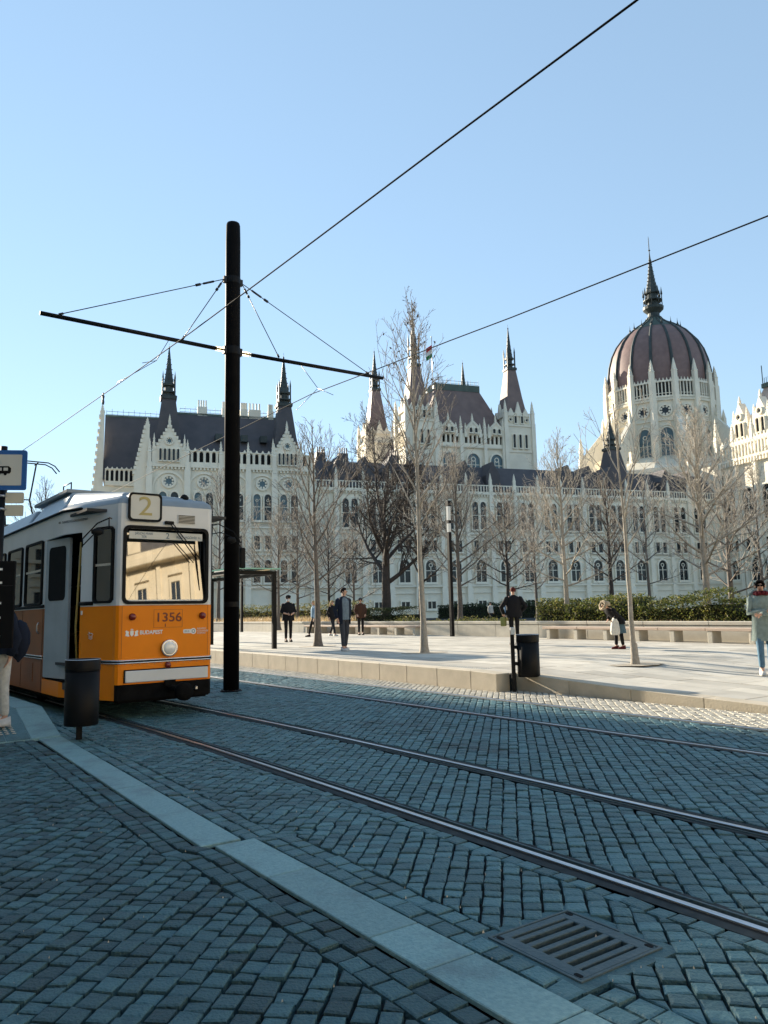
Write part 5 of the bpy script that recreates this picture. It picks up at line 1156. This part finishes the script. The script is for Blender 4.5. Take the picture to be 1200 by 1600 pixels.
tree(bedp(463, 52), 7.8, .13, 1.8, 4.6, 13, 'small reddish tree behind the man dressed in black', 28, 'bark_grey', 'twig_brown', n2=7, fine=4, minr=0.0090, ang=(70, 22), up_=.06)
tree(bedp(512, 54), 8.2, .13, 1.8, 4.8, 14, 'small tree behind the walking women', 26, 'bark_dark', 'twig_brown', n2=7, fine=4, minr=0.0090, ang=(68, 22), up_=.06)
tree(bedp(340, 58), 12.0, .16, 2.6, 5.6, 15, 'pale tree rising behind the tram roof and the pole', 28, 'bark_grey', 'twig_pale', n2=7, fine=4, minr=0.0098, ang=(64, 18), up_=.06)
tree(bedp(65, 95), 19.0, .3, 6.0, 7.5, 16, 'faint far tree above the roof of the tram', 24, 'bark_grey', 'twig_brown', n2=5, fine=3, minr=0.0107, ang=(58, 18))
tree(bedp(550, 62), 8.0, .14, 1.6, 5.0, 17, 'small pale tree left of the broad old tree', 22, 'bark_grey', 'twig_pale', n2=7, minr=0.0098, ang=(70, 25), up_=.06)
tree(bedp(1010, 60), 11.0, .15, 2.4, 5.6, 18, 'pale tree in front of the long wing beneath the dome', 24, 'bark_grey', 'twig_pale', n2=7, fine=4, minr=0.0098, ang=(66, 20), up_=.06)
tree(bedp(835, 62), 11.0, .15, 2.2, 5.6, 19, 'pale tree in front of the chamber block', 24, 'bark_grey', 'twig_pale', n2=7, fine=4, minr=0.0098, ang=(66, 20), up_=.06)
tree(bedp(1185, 52), 10.5, .15, 2.2, 5.2, 20, 'pale tree at the right edge of the square above the woman in the parka', 24, 'bark_grey', 'twig_pale', n2=7, fine=4, minr=0.0090, ang=(66, 20), up_=.06)
# soil pits round the plaza trees
pm('dust', (.34, .29, .22), (.42, .365, .28), 9, .95, bump=.5)
for t_, s_ in ((12.81, 16.55), (13.02, 22.6), (13.22, 10.11)):
    m = MB(); m.prism([(x*1.35 + rnd.uniform(-.05, .05), y*.9 + rnd.uniform(-.05, .05)) for x, y in circ(0, 0, .5, 22)], .0, .005, 'xy'); o = m.build('tree_pit', M['dust'], plaza); o.location = (t_, s_, zp(s_)+.001)

# ------------------------------------------------------------------ hedges, shrubs and grasses
leafmat('leaf_green', (.10, .135, .028), (.23, .24, .055), .5)
leafmat('leaf_dark', (.028, .042, .014), (.055, .070, .024), .45)
leafmat('leaf_yellow', (.20, .19, .05), (.32, .27, .09), .35)
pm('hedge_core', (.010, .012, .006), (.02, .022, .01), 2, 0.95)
leafmat('straw', (.48, .35, .18), (.64, .49, .29), .3)
pm('rust_grass', (.20, .085, .035), (.30, .14, .06), 2, 0.8, rand=.3)
def leaf(m, p, r, L_, w_, mi=0):
    d = Vector((r.gauss(0, 1), r.gauss(0, 1), r.gauss(0, .8))).normalized(); n_ = d.orthogonal().normalized(); n_ = rot_about(n_, d, r.uniform(0, 6.28)); b = d.cross(n_)
    a, c = p-d*L_*.5, p+d*L_*.5; q = p+b*L_*.12
    m.add([tuple(a), tuple(q+n_*w_*.5), tuple(c), tuple(q-n_*w_*.5)], [(0, 1, 2), (0, 2, 3)], mi)
def hedge(name, label, t0, t1, s0, s1, z0, z1, n, L_, mats, seed, rough=.18, cat='hedge', group=None):
    r = random.Random(seed); e = empty(name, st((t0+t1)/2, (s0+s1)/2, z0), HEAD, label, cat, group)
    hw, hl, h = (t1-t0)/2, (s1-s0)/2, z1-z0; m = MB()
    def bulge(y): return rough*(math.sin(y*1.7+seed)+.6*math.sin(y*3.9+seed*2)+.4*math.sin(y*8.3))
    for i in range(n):
        y = r.uniform(-hl, hl); u_ = r.random(); b_ = bulge(y)
        if u_ < .55: x = -hw + abs(r.gauss(0, .10)) - .5*abs(b_)*r.random() ; z = h*r.random()**.8
        elif u_ < .9: x = r.uniform(-hw, hw); z = h - abs(r.gauss(0, .09)) + b_
        else: y = r.choice((-hl, hl)) + r.gauss(0, .08); x = r.uniform(-hw, hw); z = h*r.random()
        z = min(z, h + b_) if u_ < .55 else z
        leaf(m, Vector((x, y, z)), r, L_*r.uniform(.7, 1.3), L_*.55, r.choice((0, 0, 0, 1, 2) if len(mats) > 2 else (0, 0, 0, 1)) if len(mats) > 1 else 0)
    m.build('foliage', mats, e, fast=True)
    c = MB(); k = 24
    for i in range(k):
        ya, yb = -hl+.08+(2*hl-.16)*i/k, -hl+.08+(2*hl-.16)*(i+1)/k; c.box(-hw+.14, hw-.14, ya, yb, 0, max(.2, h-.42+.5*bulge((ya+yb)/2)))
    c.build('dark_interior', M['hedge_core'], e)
    return e
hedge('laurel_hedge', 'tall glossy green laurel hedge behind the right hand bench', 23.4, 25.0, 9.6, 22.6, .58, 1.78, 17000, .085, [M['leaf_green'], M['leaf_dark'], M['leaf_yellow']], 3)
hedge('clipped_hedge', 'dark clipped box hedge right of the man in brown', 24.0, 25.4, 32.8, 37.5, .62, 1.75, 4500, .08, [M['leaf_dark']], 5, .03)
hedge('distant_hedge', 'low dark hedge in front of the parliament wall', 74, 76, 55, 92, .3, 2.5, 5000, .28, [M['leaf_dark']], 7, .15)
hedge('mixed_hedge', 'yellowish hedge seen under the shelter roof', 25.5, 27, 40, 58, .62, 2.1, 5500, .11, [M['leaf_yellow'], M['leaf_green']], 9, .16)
def shrub_mesh(seed, mats):
    r = random.Random(seed); m = MB()
    for i in range(900):
        a = r.uniform(0, 6.283); el = math.asin(r.uniform(-.05, 1)); rr = r.uniform(.75, 1.08)*(1+.15*math.sin(a*5+seed)); leaf(m, Vector((math.cos(a)*math.cos(el)*rr*.7, math.sin(a)*math.cos(el)*rr*.7, .02+math.sin(el)*rr*.62)), r, .10, .045, r.choice((0, 0, 1)))
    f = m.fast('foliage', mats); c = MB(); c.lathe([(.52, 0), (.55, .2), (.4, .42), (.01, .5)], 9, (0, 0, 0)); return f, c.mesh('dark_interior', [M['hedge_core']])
sm1 = shrub_mesh(4, [M['leaf_yellow'], M['leaf_green']])
r = random.Random(31)
for i in range(15):
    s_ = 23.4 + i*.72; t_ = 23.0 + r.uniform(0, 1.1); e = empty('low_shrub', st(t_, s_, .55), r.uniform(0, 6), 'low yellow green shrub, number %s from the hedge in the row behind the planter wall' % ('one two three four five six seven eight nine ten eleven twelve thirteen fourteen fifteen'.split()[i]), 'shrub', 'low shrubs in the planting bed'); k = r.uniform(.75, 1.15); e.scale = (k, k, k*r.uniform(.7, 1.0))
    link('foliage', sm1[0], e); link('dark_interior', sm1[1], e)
def tufts(name, label, t0, t1, s0, s1, z, n, h, mat, seed):
    r = random.Random(seed); m = MB()
    for i in range(n):
        x, y = r.uniform(t0, t1), r.uniform(s0, s1); a = r.uniform(0, 6.28); hh = h*r.uniform(.5, 1.15); b = Vector((x, y, z)); o = Vector((math.cos(a), math.sin(a), 0)); w_ = Vector((-o.y, o.x, 0))*.012
        p1 = b+o*hh*.18+Vector((0, 0, hh*.7)); p2 = b+o*hh*r.uniform(.3, .6)+Vector((0, 0, hh))
        m.add([tuple(b-w_), tuple(b+w_), tuple(p1+w_*.8), tuple(p1-w_*.8), tuple(p2)], [(0, 1, 2, 3), (3, 2, 4)])
    o = m.build(name, mat, None, fast=True); o.rotation_euler.z = HEAD; tag(o, label, 'grass', kind='stuff')
tufts('straw_grass', 'straw coloured ornamental grass behind the planter wall', 22.5, 25, 37, 58, .6, 7000, .75, M['straw'], 1)
tufts('rust_grass', 'rust coloured low grass along the planter wall', 22.45, 23.2, 37.5, 58, .6, 3500, .38, M['rust_grass'], 2)
tufts('pale_grass', 'pale dry grass at the foot of the hedge', 22.45, 23.6, 14, 33, .56, 5500, .42, M['straw'], 3)
# ------------------------------------------------------------------ people
pm('skin', (.50, .29, .20), (.56, .33, .23), 6, .55)
def cloth(n_, c, k=.25, rough=.85): return pm(n_, tuple(x*(1-k) for x in c), c, 18, rough, bump=.25, bscale=45, spec=.2)
for n_, c in dict(cloth_black=(.011, .011, .013), cloth_dark=(.022, .024, .030), cloth_grey=(.055, .06, .072), cloth_tee=(.16, .21, .25), cloth_brown=(.075, .036, .022), cloth_denim=(.20, .32, .44),
                  cloth_jeans=(.10, .19, .27), cloth_white=(.62, .61, .56), cloth_parka=(.25, .31, .285), cloth_wine=(.12, .012, .02), cloth_skirt=(.085, .14, .17), cloth_fur=(.42, .34, .24), cloth_navy=(.012, .018, .035), cloth_blue=(.03, .07, .12),
                  hair_dark=(.018, .012, .009), hair_red=(.10, .018, .012), hair_blond=(.42, .30, .15), shoe_white=(.66, .65, .62), shoe_dark=(.015, .013, .012), shoe_red=(.10, .012, .015), lens_black=(.004, .004, .005), mask_white=(.66, .67, .68), bag_green=(.20, .22, .08)).items(): cloth(n_, c)
def skinned(name, verts, edges, radii, mats, parent, root=0, sub=1):
    me = bpy.data.meshes.new(name); me.from_pydata([tuple(v) for v in verts], edges, []); o = bpy.data.objects.new(name, me); COL.objects.link(o)
    md = o.modifiers.new('skin', 'SKIN'); md.use_smooth_shade = True; md.branch_smoothing = .6
    for i, sv in enumerate(me.skin_vertices[0].data): sv.radius = radii[i] if hasattr(radii[i], '__len__') else (radii[i], radii[i]); sv.use_root = (i == root)
    ss_ = o.modifiers.new('sub', 'SUBSURF'); ss_.levels = sub; ss_.render_levels = sub
    ev = o.evaluated_get(bpy.context.evaluated_depsgraph_get()); nm = bpy.data.meshes.new_from_object(ev); bpy.data.objects.remove(o)
    nm.name = name; nm.materials.clear()
    for m_ in mats: nm.materials.append(m_)
    nm.polygons.foreach_set('use_smooth', [True]*len(nm.polygons))
    return link(name, nm, parent)
def person(label, loc, rz, H, top, legs, shoes, hair, arms=None, stride=0.0, lean=0.0, hem=.88, open_=None, head_yaw=0.0, hairlen=0, skirt=None, sleeve=1.0, group='people on the plaza', bulk=1.0, hood=None, seated=False, fingers=True, cat='person', flare=1.0):
    """faces local -y. arms: ((elbow),(wrist)) per side in metres for a 1.75 m body"""
    k = H/1.75; e = empty('person', loc, rz, label, cat, group); e.scale = (k, k, k)
    V = Vector
    def ln(p): p = V(p); f = max(0, p.z-.95); return V((p.x, p.y - lean*f, p.z - .5*lean*lean*f))
    arms = arms or (((-.25, .03, 1.14), (-.27, -.03, .88)), ((.25, .03, 1.14), (.27, -.03, .88)))
    st_ = stride
    kn = [V((-.095, -st_*.55-.02, .50)), V((.095, st_*.25-.01, .50))]; an = [V((-.10, -st_, .085)), V((.10, st_, .10 if abs(st_) > .1 else .085))]
    if seated: kn = [V((-.12, -.45, .93)), V((.12, -.45, .93))]; an = [V((-.12, -.42, .50)), V((.12, -.42, .50))]
    hp = V((0, 0, .95)); neck = ln((0, .01, 1.49)); hd = ln((0, -.015, 1.635)); cr_ = ln((0, -.005, 1.70))
    vs_ = [hp, ln((0, 0, 1.12)), ln((0, .005, 1.32)), ln((0, .01, 1.43)), neck, hd, cr_]; ed = [(i, i+1) for i in range(6)]
    rd = [(.145, .105), (.125, .09), (.155, .105), (.10, .075), (.052, .055), (.076, .092), (.066, .078)]
    fy, fx_ = math.cos(head_yaw), math.sin(head_yaw)
    nose = hd + V((-fx_*.105, -fy*.105, -.005)); vs_.append(nose); ed.append((5, 7)); rd.append((.014, .016))
    def add(p, fr, ra): vs_.append(V(p)); ed.append((fr, len(vs_)-1)); rd.append(ra); return len(vs_)-1
    for s_, (el, wr) in zip((-1, 1), arms):
        sh = add(ln((s_*.175, .01, 1.42)), 3, .062); a = add(ln(el), sh, .043); b = add(ln(wr), a, .029)
        d = (ln(wr)-ln(el)).normalized(); pm_ = add(ln(wr)+d*.06, b, (.034, .017))
        if fingers:
            sd_ = d.orthogonal().normalized(); ax = V((0, 1, 0)) if abs(d.y) < .8 else V((1, 0, 0)); ac = d.cross(ax).normalized()
            for q in range(4):
                o_ = ac*(-.027+.018*q); f1 = add(ln(wr)+d*.10+o_, pm_, .0095); add(ln(wr)+d*(.155+.012*(1.5-abs(q-1.3)))+o_*1.05+d.cross(ac)*.018, f1, .0075)
            t1 = add(ln(wr)+d*.045+ac*.042, pm_, .011); add(ln(wr)+d*.09+ac*.058, t1, .008)
    for i in (0, 1):
        h_ = add((kn[i].x*.95, 0, .90), 0, .088); b = add(kn[i], h_, .056); c = add(an[i], b, .040); add(an[i]+V((0, -.13, -.045)), c, (.038, .03))
    skinned('body', vs_, ed, rd, [M['skin']], e)
    # trousers or skirt
    tv = [hp+V((0, 0, .08)), hp]; te = [(0, 1)]; tr = [(.155, .115), (.165, .125)]
    def tadd(p, fr, ra): tv.append(V(p)); te.append((fr, len(tv)-1)); tr.append(ra); return len(tv)-1
    for i in (0, 1):
        a = tadd((kn[i].x*.95, 0, .88), 1, .10); b = tadd(kn[i], a, .071); tadd(an[i]+V((0, 0, .03)), b, .056)
    skinned('trousers', tv, te, tr, [M[legs]], e)
    if skirt:
        m = MB(); m.lathe([(.17, 1.02), (.20, .9), (.26, .62), (.27, .52)], 18, (0, 0, 0), 0, 0, True, False, 1, .8); m.build('skirt', M[skirt], e)
    for i in (0, 1):
        m = MB(); a = an[i]; P_ = [(-.045, .07), (-.05, -.05), (-.045, -.15), (-.02, -.19), (.02, -.19), (.045, -.15), (.05, -.05), (.045, .07)]
        tl = .0
        vv = [(a.x+x, a.y+y, a.z-.085) for x, y in P_] + [(a.x+x*1.02, a.y+y, a.z-.055) for x, y in P_] + [(a.x+x*.85, a.y+y*(.9 if y < 0 else .9), a.z-.02 if y < -.04 else a.z+.035) for x, y in P_]
        n = 8; m.add(vv, [(j, (j+1) % n, n+(j+1) % n, n+j) for j in range(n)] + [(n+j, n+(j+1) % n, 2*n+(j+1) % n, 2*n+j) for j in range(n)] + [tuple(range(2*n, 3*n)), tuple(range(n-1, -1, -1))], 0, True); m.build('shoe', M[shoes], e)
    # jacket: lofted torso with sleeves
    m = MB(); n = 20; b_ = bulk
    prof = [(.055, 1.515, .8), (.085, 1.495, .75), (.165, 1.455, .60), (.205, 1.40, .60), (.212*b_, 1.28, .68), (.195*b_, 1.12, .70), (.205*b_, .98, .72)] + ([(.215*b_*flare, hem, .72)] if hem < .97 else [])
    if hem < .8: prof.insert(-1, (.212*b_*(1+flare)/2, (hem+.98)/2, .72))
    vv = [];
    for r_, z, sy in prof:
        for j in range(n):
            a = 6.28318*j/n; rr = r_*(1+.02*math.sin(a*5+z*9)+.022*math.sin(a*9-z*6)*(1.4-z if z < 1.2 else .3)); q = V((rr*math.cos(a), rr*sy*math.sin(a)+.008, z)); vv.append(tuple(ln(q)))
    fs = []
    for i in range(len(prof)-1):
        for j in range(n):
            if open_ and i >= 1 and j in ((14, 15) if open_ == 'l' else (13, 14, 15, 16)): continue
            fs.append((i*n+j, i*n+(j+1) % n, (i+1)*n+(j+1) % n, (i+1)*n+j))
    m.add(vv, fs, 0, True)
    for s_, (el, wr) in zip((-1, 1), arms):
        A, B, C_ = ln((s_*.16, .01, 1.425)), ln(el), ln(wr); C_ = B+(C_-B)*sleeve
        m.tube([A, A.lerp(B, .12)+V((s_*.02, 0, .012)), A.lerp(B, .5), B, B.lerp(C_, .5), C_], [.055*b_, .068*b_, .063*b_, .058*b_, .052*b_, .045*b_], 10)
    m.build('jacket', M[top], e)
    if open_:
        t = MB(); pr = [(.06, 1.49, .7), (.14, 1.44, .6), (.19, 1.36, .62), (.185, 1.15, .66), (.185, .96, .66), (.19, .86, .66)]
        vv = [tuple(ln((r_*math.cos(6.28318*j/16), r_*sy*math.sin(6.28318*j/16), z))) for r_, z, sy in pr for j in range(16)]
        t.add(vv, [(i*16+j, i*16+(j+1) % 16, (i+1)*16+(j+1) % 16, (i+1)*16+j) for i in range(len(pr)-1) for j in range(16)], 0, True); t.build('shirt', M['cloth_tee'], e)
    # hair, eyes and mouth
    m = MB(); rows = 6; n = 14; vv = []
    for i in range(rows+1):
        th = R(5+ 100*i/rows)
        for j in range(n):
            a = 6.28318*j/n; back = math.sin(a); tt = th*(1.05 if back > .0 else .80 if back > -.45 else .47); q = V((.090*math.sin(tt)*math.cos(a), .104*math.sin(tt)*math.sin(a), .112*math.cos(tt)))
            q.rotate(Matrix.Rotation(-head_yaw, 3, 'Z')); vv.append(tuple(cr_+V((0, .004, -.05))+q))
    m.add(vv, [(i*n+j, i*n+(j+1) % n, (i+1)*n+(j+1) % n, (i+1)*n+j) for i in range(rows) for j in range(n)] + [tuple(range(n))], 0, True)
    if hairlen: m.tube([cr_+V((0, .05, -.03)), cr_+V((0, .10, -.15)), neck+V((0, .10, -.05)), neck+V((0, .11, -hairlen))], [.07, .085, .075, .03], 10)
    m.build('hair', M[hair], e)
    Rm = Matrix.Rotation(-head_yaw, 3, 'Z')
    for s_ in (-1, 1):
        m = MB(); q = Rm @ V((s_*.033, -.094, .012)); m.lathe([(.001, -.009), (.010, 0), (.001, .009)], 8, tuple(hd+q)); m.build('eye', M['lens_black'], e)
        m = MB(); q = Rm @ V((s_*.083, .005, -.005)); m.lathe([(.001, -.028), (.016, -.01), (.018, .012), (.001, .028)], 8, tuple(hd+q), sx=.6); m.build('ear', M['skin'], e)
    m = MB(); q = Rm @ V((0, -.092, -.055)); m.tube([hd+q+Rm@V((-.022, .006, 0)), hd+q, hd+q+Rm@V((.022, .006, 0))], .006, 6); m.build('mouth', M['cloth_wine'], e)
    e['_hd'] = tuple(hd); return e, hd, Rm
V = Vector
# man in black, phone in hand
e, hd, Rm = person('man dressed all in black with cap and white face mask looking at his phone', onp(14.33, 27.2), R(20), 1.80, 'cloth_black', 'cloth_black', 'shoe_dark', 'hair_dark', (((-.27, .0, 1.13), (-.10, -.24, 1.06)), ((.27, .0, 1.13), (.12, -.24, 1.06))), .05, sleeve=.45, bulk=1.14, hem=.80)
m = MB(); m.lathe([(.105, 0), (.11, .03), (.09, .08), (.01, .105)], 14, tuple(hd+V((0, 0, .045)))); m.box(hd.x-.07, hd.x+.07, hd.y-.18, hd.y-.08, hd.z+.045, hd.z+.058); m.build('cap', M['cloth_black'], e)
m = MB(); m.lathe([(.062, -.055), (.078, -.02), (.076, .02), (.055, .04)], 12, tuple(hd+V((0, -.04, -.04))), sy=.85); m.build('face_mask', M['mask_white'], e)
ph = MB(); ph.box(-.036, .036, -.005, .005, -.07, .07); w_ = e.location + Matrix.Rotation(R(20), 3, 'Z') @ V((.0, -.31, 1.11)); o = ph.build('mobile_phone', M['lens_black'], bevel=.004); o.location = w_; o.rotation_euler = (R(-40), 0, R(20)); tag(o, 'dark mobile phone held by the man in black', 'phone')
# women walking
person('fair haired woman in light blue denim jacket half hidden by a tree trunk', onp(18.1, 31.8), R(-75), 1.68, 'cloth_denim', 'cloth_black', 'shoe_dark', 'hair_blond', stride=.22, hairlen=.2, hem=.95)
e, hd, Rm = person('blond woman in dark coat and white shoes walking behind the young man', onp(19.0, 31.6), R(55), 1.68, 'cloth_black', 'cloth_dark', 'shoe_white', 'hair_blond', (((-.22, .12, 1.15), (-.22, .02, .92)), ((.23, -.06, 1.14), (.2, -.2, 1.0))), stride=.24, hairlen=.12, hem=.82)
# young man with open jacket
e, hd, Rm = person('young man in open black jacket, grey tee and white sneakers on the plaza', onp(12.0, 19.3), R(38), 1.83, 'cloth_navy', 'cloth_grey', 'shoe_white', 'hair_dark', (((-.26, .06, 1.13), (-.24, -.02, .90)), ((.26, .10, 1.13), (.25, .10, .9))), stride=.10, open_='w', hem=.74, head_yaw=R(-35))
# man in brown
e, hd, Rm = person('man in brown jacket and dark trousers standing by the bench', onp(20.6, 31.6), R(15), 1.78, 'cloth_brown', 'cloth_black', 'shoe_dark', 'hair_dark', (((-.26, .04, 1.14), (-.20, -.1, .98)), ((.26, .04, 1.14), (.20, -.1, .98))), stride=.05, bulk=1.15, hem=.80, head_yaw=R(20))
m = MB(); m.lathe([(.104, -.01), (.108, .02), (.085, .065), (.01, .09)], 14, tuple(hd+V((0, .01, .05)))); m.build('cap', M['cloth_grey'], e)
# man seen from behind at the bin
_p = onp(18.0, 18.2)
e, hd, Rm = person('man in black jacket with reddish hair seen from behind, standing behind the bin', (4.05, 24.6, zp(18.0)), R(185), 1.80, 'cloth_black', 'cloth_black', 'shoe_dark', 'hair_red', (((-.36, .10, 1.16), (-.23, -.10, .98)), ((.40, .05, 1.14), (.30, -.12, .96))), stride=.04, bulk=1.22, hem=.84)
m = MB(); m.prism(rrect(-.13, .13, -.2, .08, .05), -.06, .06); o = m.build('shoulder_bag', M['bag_green'], bevel=.02, seg=2); o.location = (4.05-.34, 24.58, zp(18)+.78); o.rotation_euler.z = R(60); tag(o, 'olive green shoulder bag at the hip of the man behind the bin', 'bag')
# bent figure with fur hood
e, hd, Rm = person('bent figure in dark jacket with fur hood and blue skirt walking along the bench', onp(17.18, 13.6), R(-70), 1.42, 'cloth_black', 'cloth_black', 'shoe_red', 'hair_dark', (((-.24, -.02, 1.15), (-.20, -.22, 1.0)), ((.24, -.05, 1.16), (.2, -.25, 1.02))), stride=.06, lean=.75, bulk=1.25, hem=.82, skirt='cloth_skirt')
m = MB()
for q in range(14):
    a = 6.283*q/14; a2 = 6.283*(q+1)/14; f = lambda t_: hd+V((.135*math.cos(t_), -.05+.04*math.sin(t_), .13*math.sin(t_)+.01)); m.tube([f(a), f(a2)], [.045+.01*(q % 2), .05-.008*(q % 2)], 7)
m.lathe([(.15, -.02), (.15, .06), (.11, .13), (.01, .16)], 12, tuple(hd+V((0, .06, .0)))); m.build('fur_hood', M['cloth_fur'], e)
w_ = onp(17.18, 13.6)
m = MB(); m.prism([(-.11, -.34), (.11, -.34), (.13, -.24), (.10, 0), (.03, .13), (-.03, .13), (-.09, 0), (-.13, -.24)], -.06, .06); o = m.build('carrier_bag', M['cloth_white'], bevel=.03, seg=2); o.location = (w_.x-.17, w_.y-.22, w_.z+.72); o.rotation_euler.z = R(10); tag(o, 'white carrier bag hanging from the bent figure', 'bag')
# woman in parka at the right
e, hd, Rm = person('woman in pale green parka with sunglasses and folded arms walking past the bench', onp(13.9, 7.75), R(-18), 1.72, 'cloth_parka', 'cloth_jeans', 'shoe_white', 'hair_dark', (((-.235, -.03, 1.14), (.06, -.20, 1.17)), ((.235, -.03, 1.15), (-.05, -.22, 1.11))), stride=.16, bulk=.94, hem=.62, flare=1.12, head_yaw=R(8))
m = MB()
for s_ in (-1, 1): m.prism(rrect(s_*.034-.028, s_*.034+.028, -.018, .02, .012, 3), -.112, -.092)
m.box(-.075, .075, -.108, -.10, .008, .016); m.box(-.085, -.078, -.105, .0, .006, .016); m.box(.078, .085, -.105, .0, .006, .016); o = m.build('sunglasses', M['lens_black'], e); o.location = hd+V((0, 0, .01)); o.rotation_euler.z = -R(8)
m = MB()
for q in range(12):
    a, a2 = 6.283*q/12, 6.283*(q+1)/12; f = lambda t_: V((.10*math.cos(t_), -.01+.085*math.sin(t_), 1.50+.012*math.sin(t_*3))); m.tube([f(a), f(a2)], .042, 8)
m.build('scarf', M['cloth_wine'], e)
m = MB(); m.tube([(-.17, .06, 1.47), (-.12, .14, 1.52), (0, .17, 1.54), (.12, .14, 1.52), (.17, .06, 1.47)], [.04, .055, .06, .055, .04], 8); m.build('hood', M['cloth_parka'], e)
# passenger on the platform behind the board
_z = interp(11.1, [10.3, 11.9], [.006, .22])+.012
e, hd, Rm = person('passenger in white trousers and dark jacket behind the black timetable board', (-4.90, 9.98, _z), R(-60), 1.70, 'cloth_navy', 'cloth_white', 'shoe_white', 'hair_dark', (((-.26, .10, 1.14), (-.26, .0, .92)), ((.26, .12, 1.12), (.24, .05, .90))), stride=.03, bulk=1.1, hem=.92, group='people on the platform')
m = MB(); m.lathe([(.01, -.30), (.03, -.27), (.09, -.2), (.135, -.06), (.13, .08), (.08, .2), (.01, .24)], 14, (0, 0, 0), sy=.7); o = m.build('backpack', M['cloth_navy']); o.location = (-4.74, 10.02, _z+1.08); o.rotation_euler.z = R(20); tag(o, 'dark blue bag worn by the passenger on the platform', 'bag')
# driver at the controls
_d = Vector((-3.26, 11.48, 0)) + Matrix.Rotation(R(37.5), 3, 'Z') @ V((.04, .82, .36))
person('tram driver in dark blue sitting behind the windscreen', _d, R(37.5), 1.72, 'cloth_blue', 'cloth_black', 'shoe_dark', 'hair_dark', (((-.28, -.08, 1.16), (-.2, -.36, 1.16)), ((.28, -.08, 1.16), (.2, -.36, 1.16))), seated=True, hem=.95, group='people on the platform')
# figures far off beyond the beds
for px_, tp, rz_, lab in ((762, 'cloth_white', 40, 'tiny figure in white far behind the lamp post'), (786, 'cloth_denim', -30, 'tiny figure in pale blue far off beyond the shrubs'), (797, 'cloth_white', 80, 'tiny pale figure just left of the man in black')):
    Y = 62; person(lab, ((px_-600)/1200*Y, Y, .42), R(rz_), 1.75, tp, 'cloth_dark', 'shoe_dark', 'hair_dark', stride=.15, fingers=False, group='distant walkers')
sc.render.engine = 'CYCLES'
sc.cycles.use_denoising = True
sc.cycles.max_bounces = 8
sc.cycles.transparent_max_bounces = 16
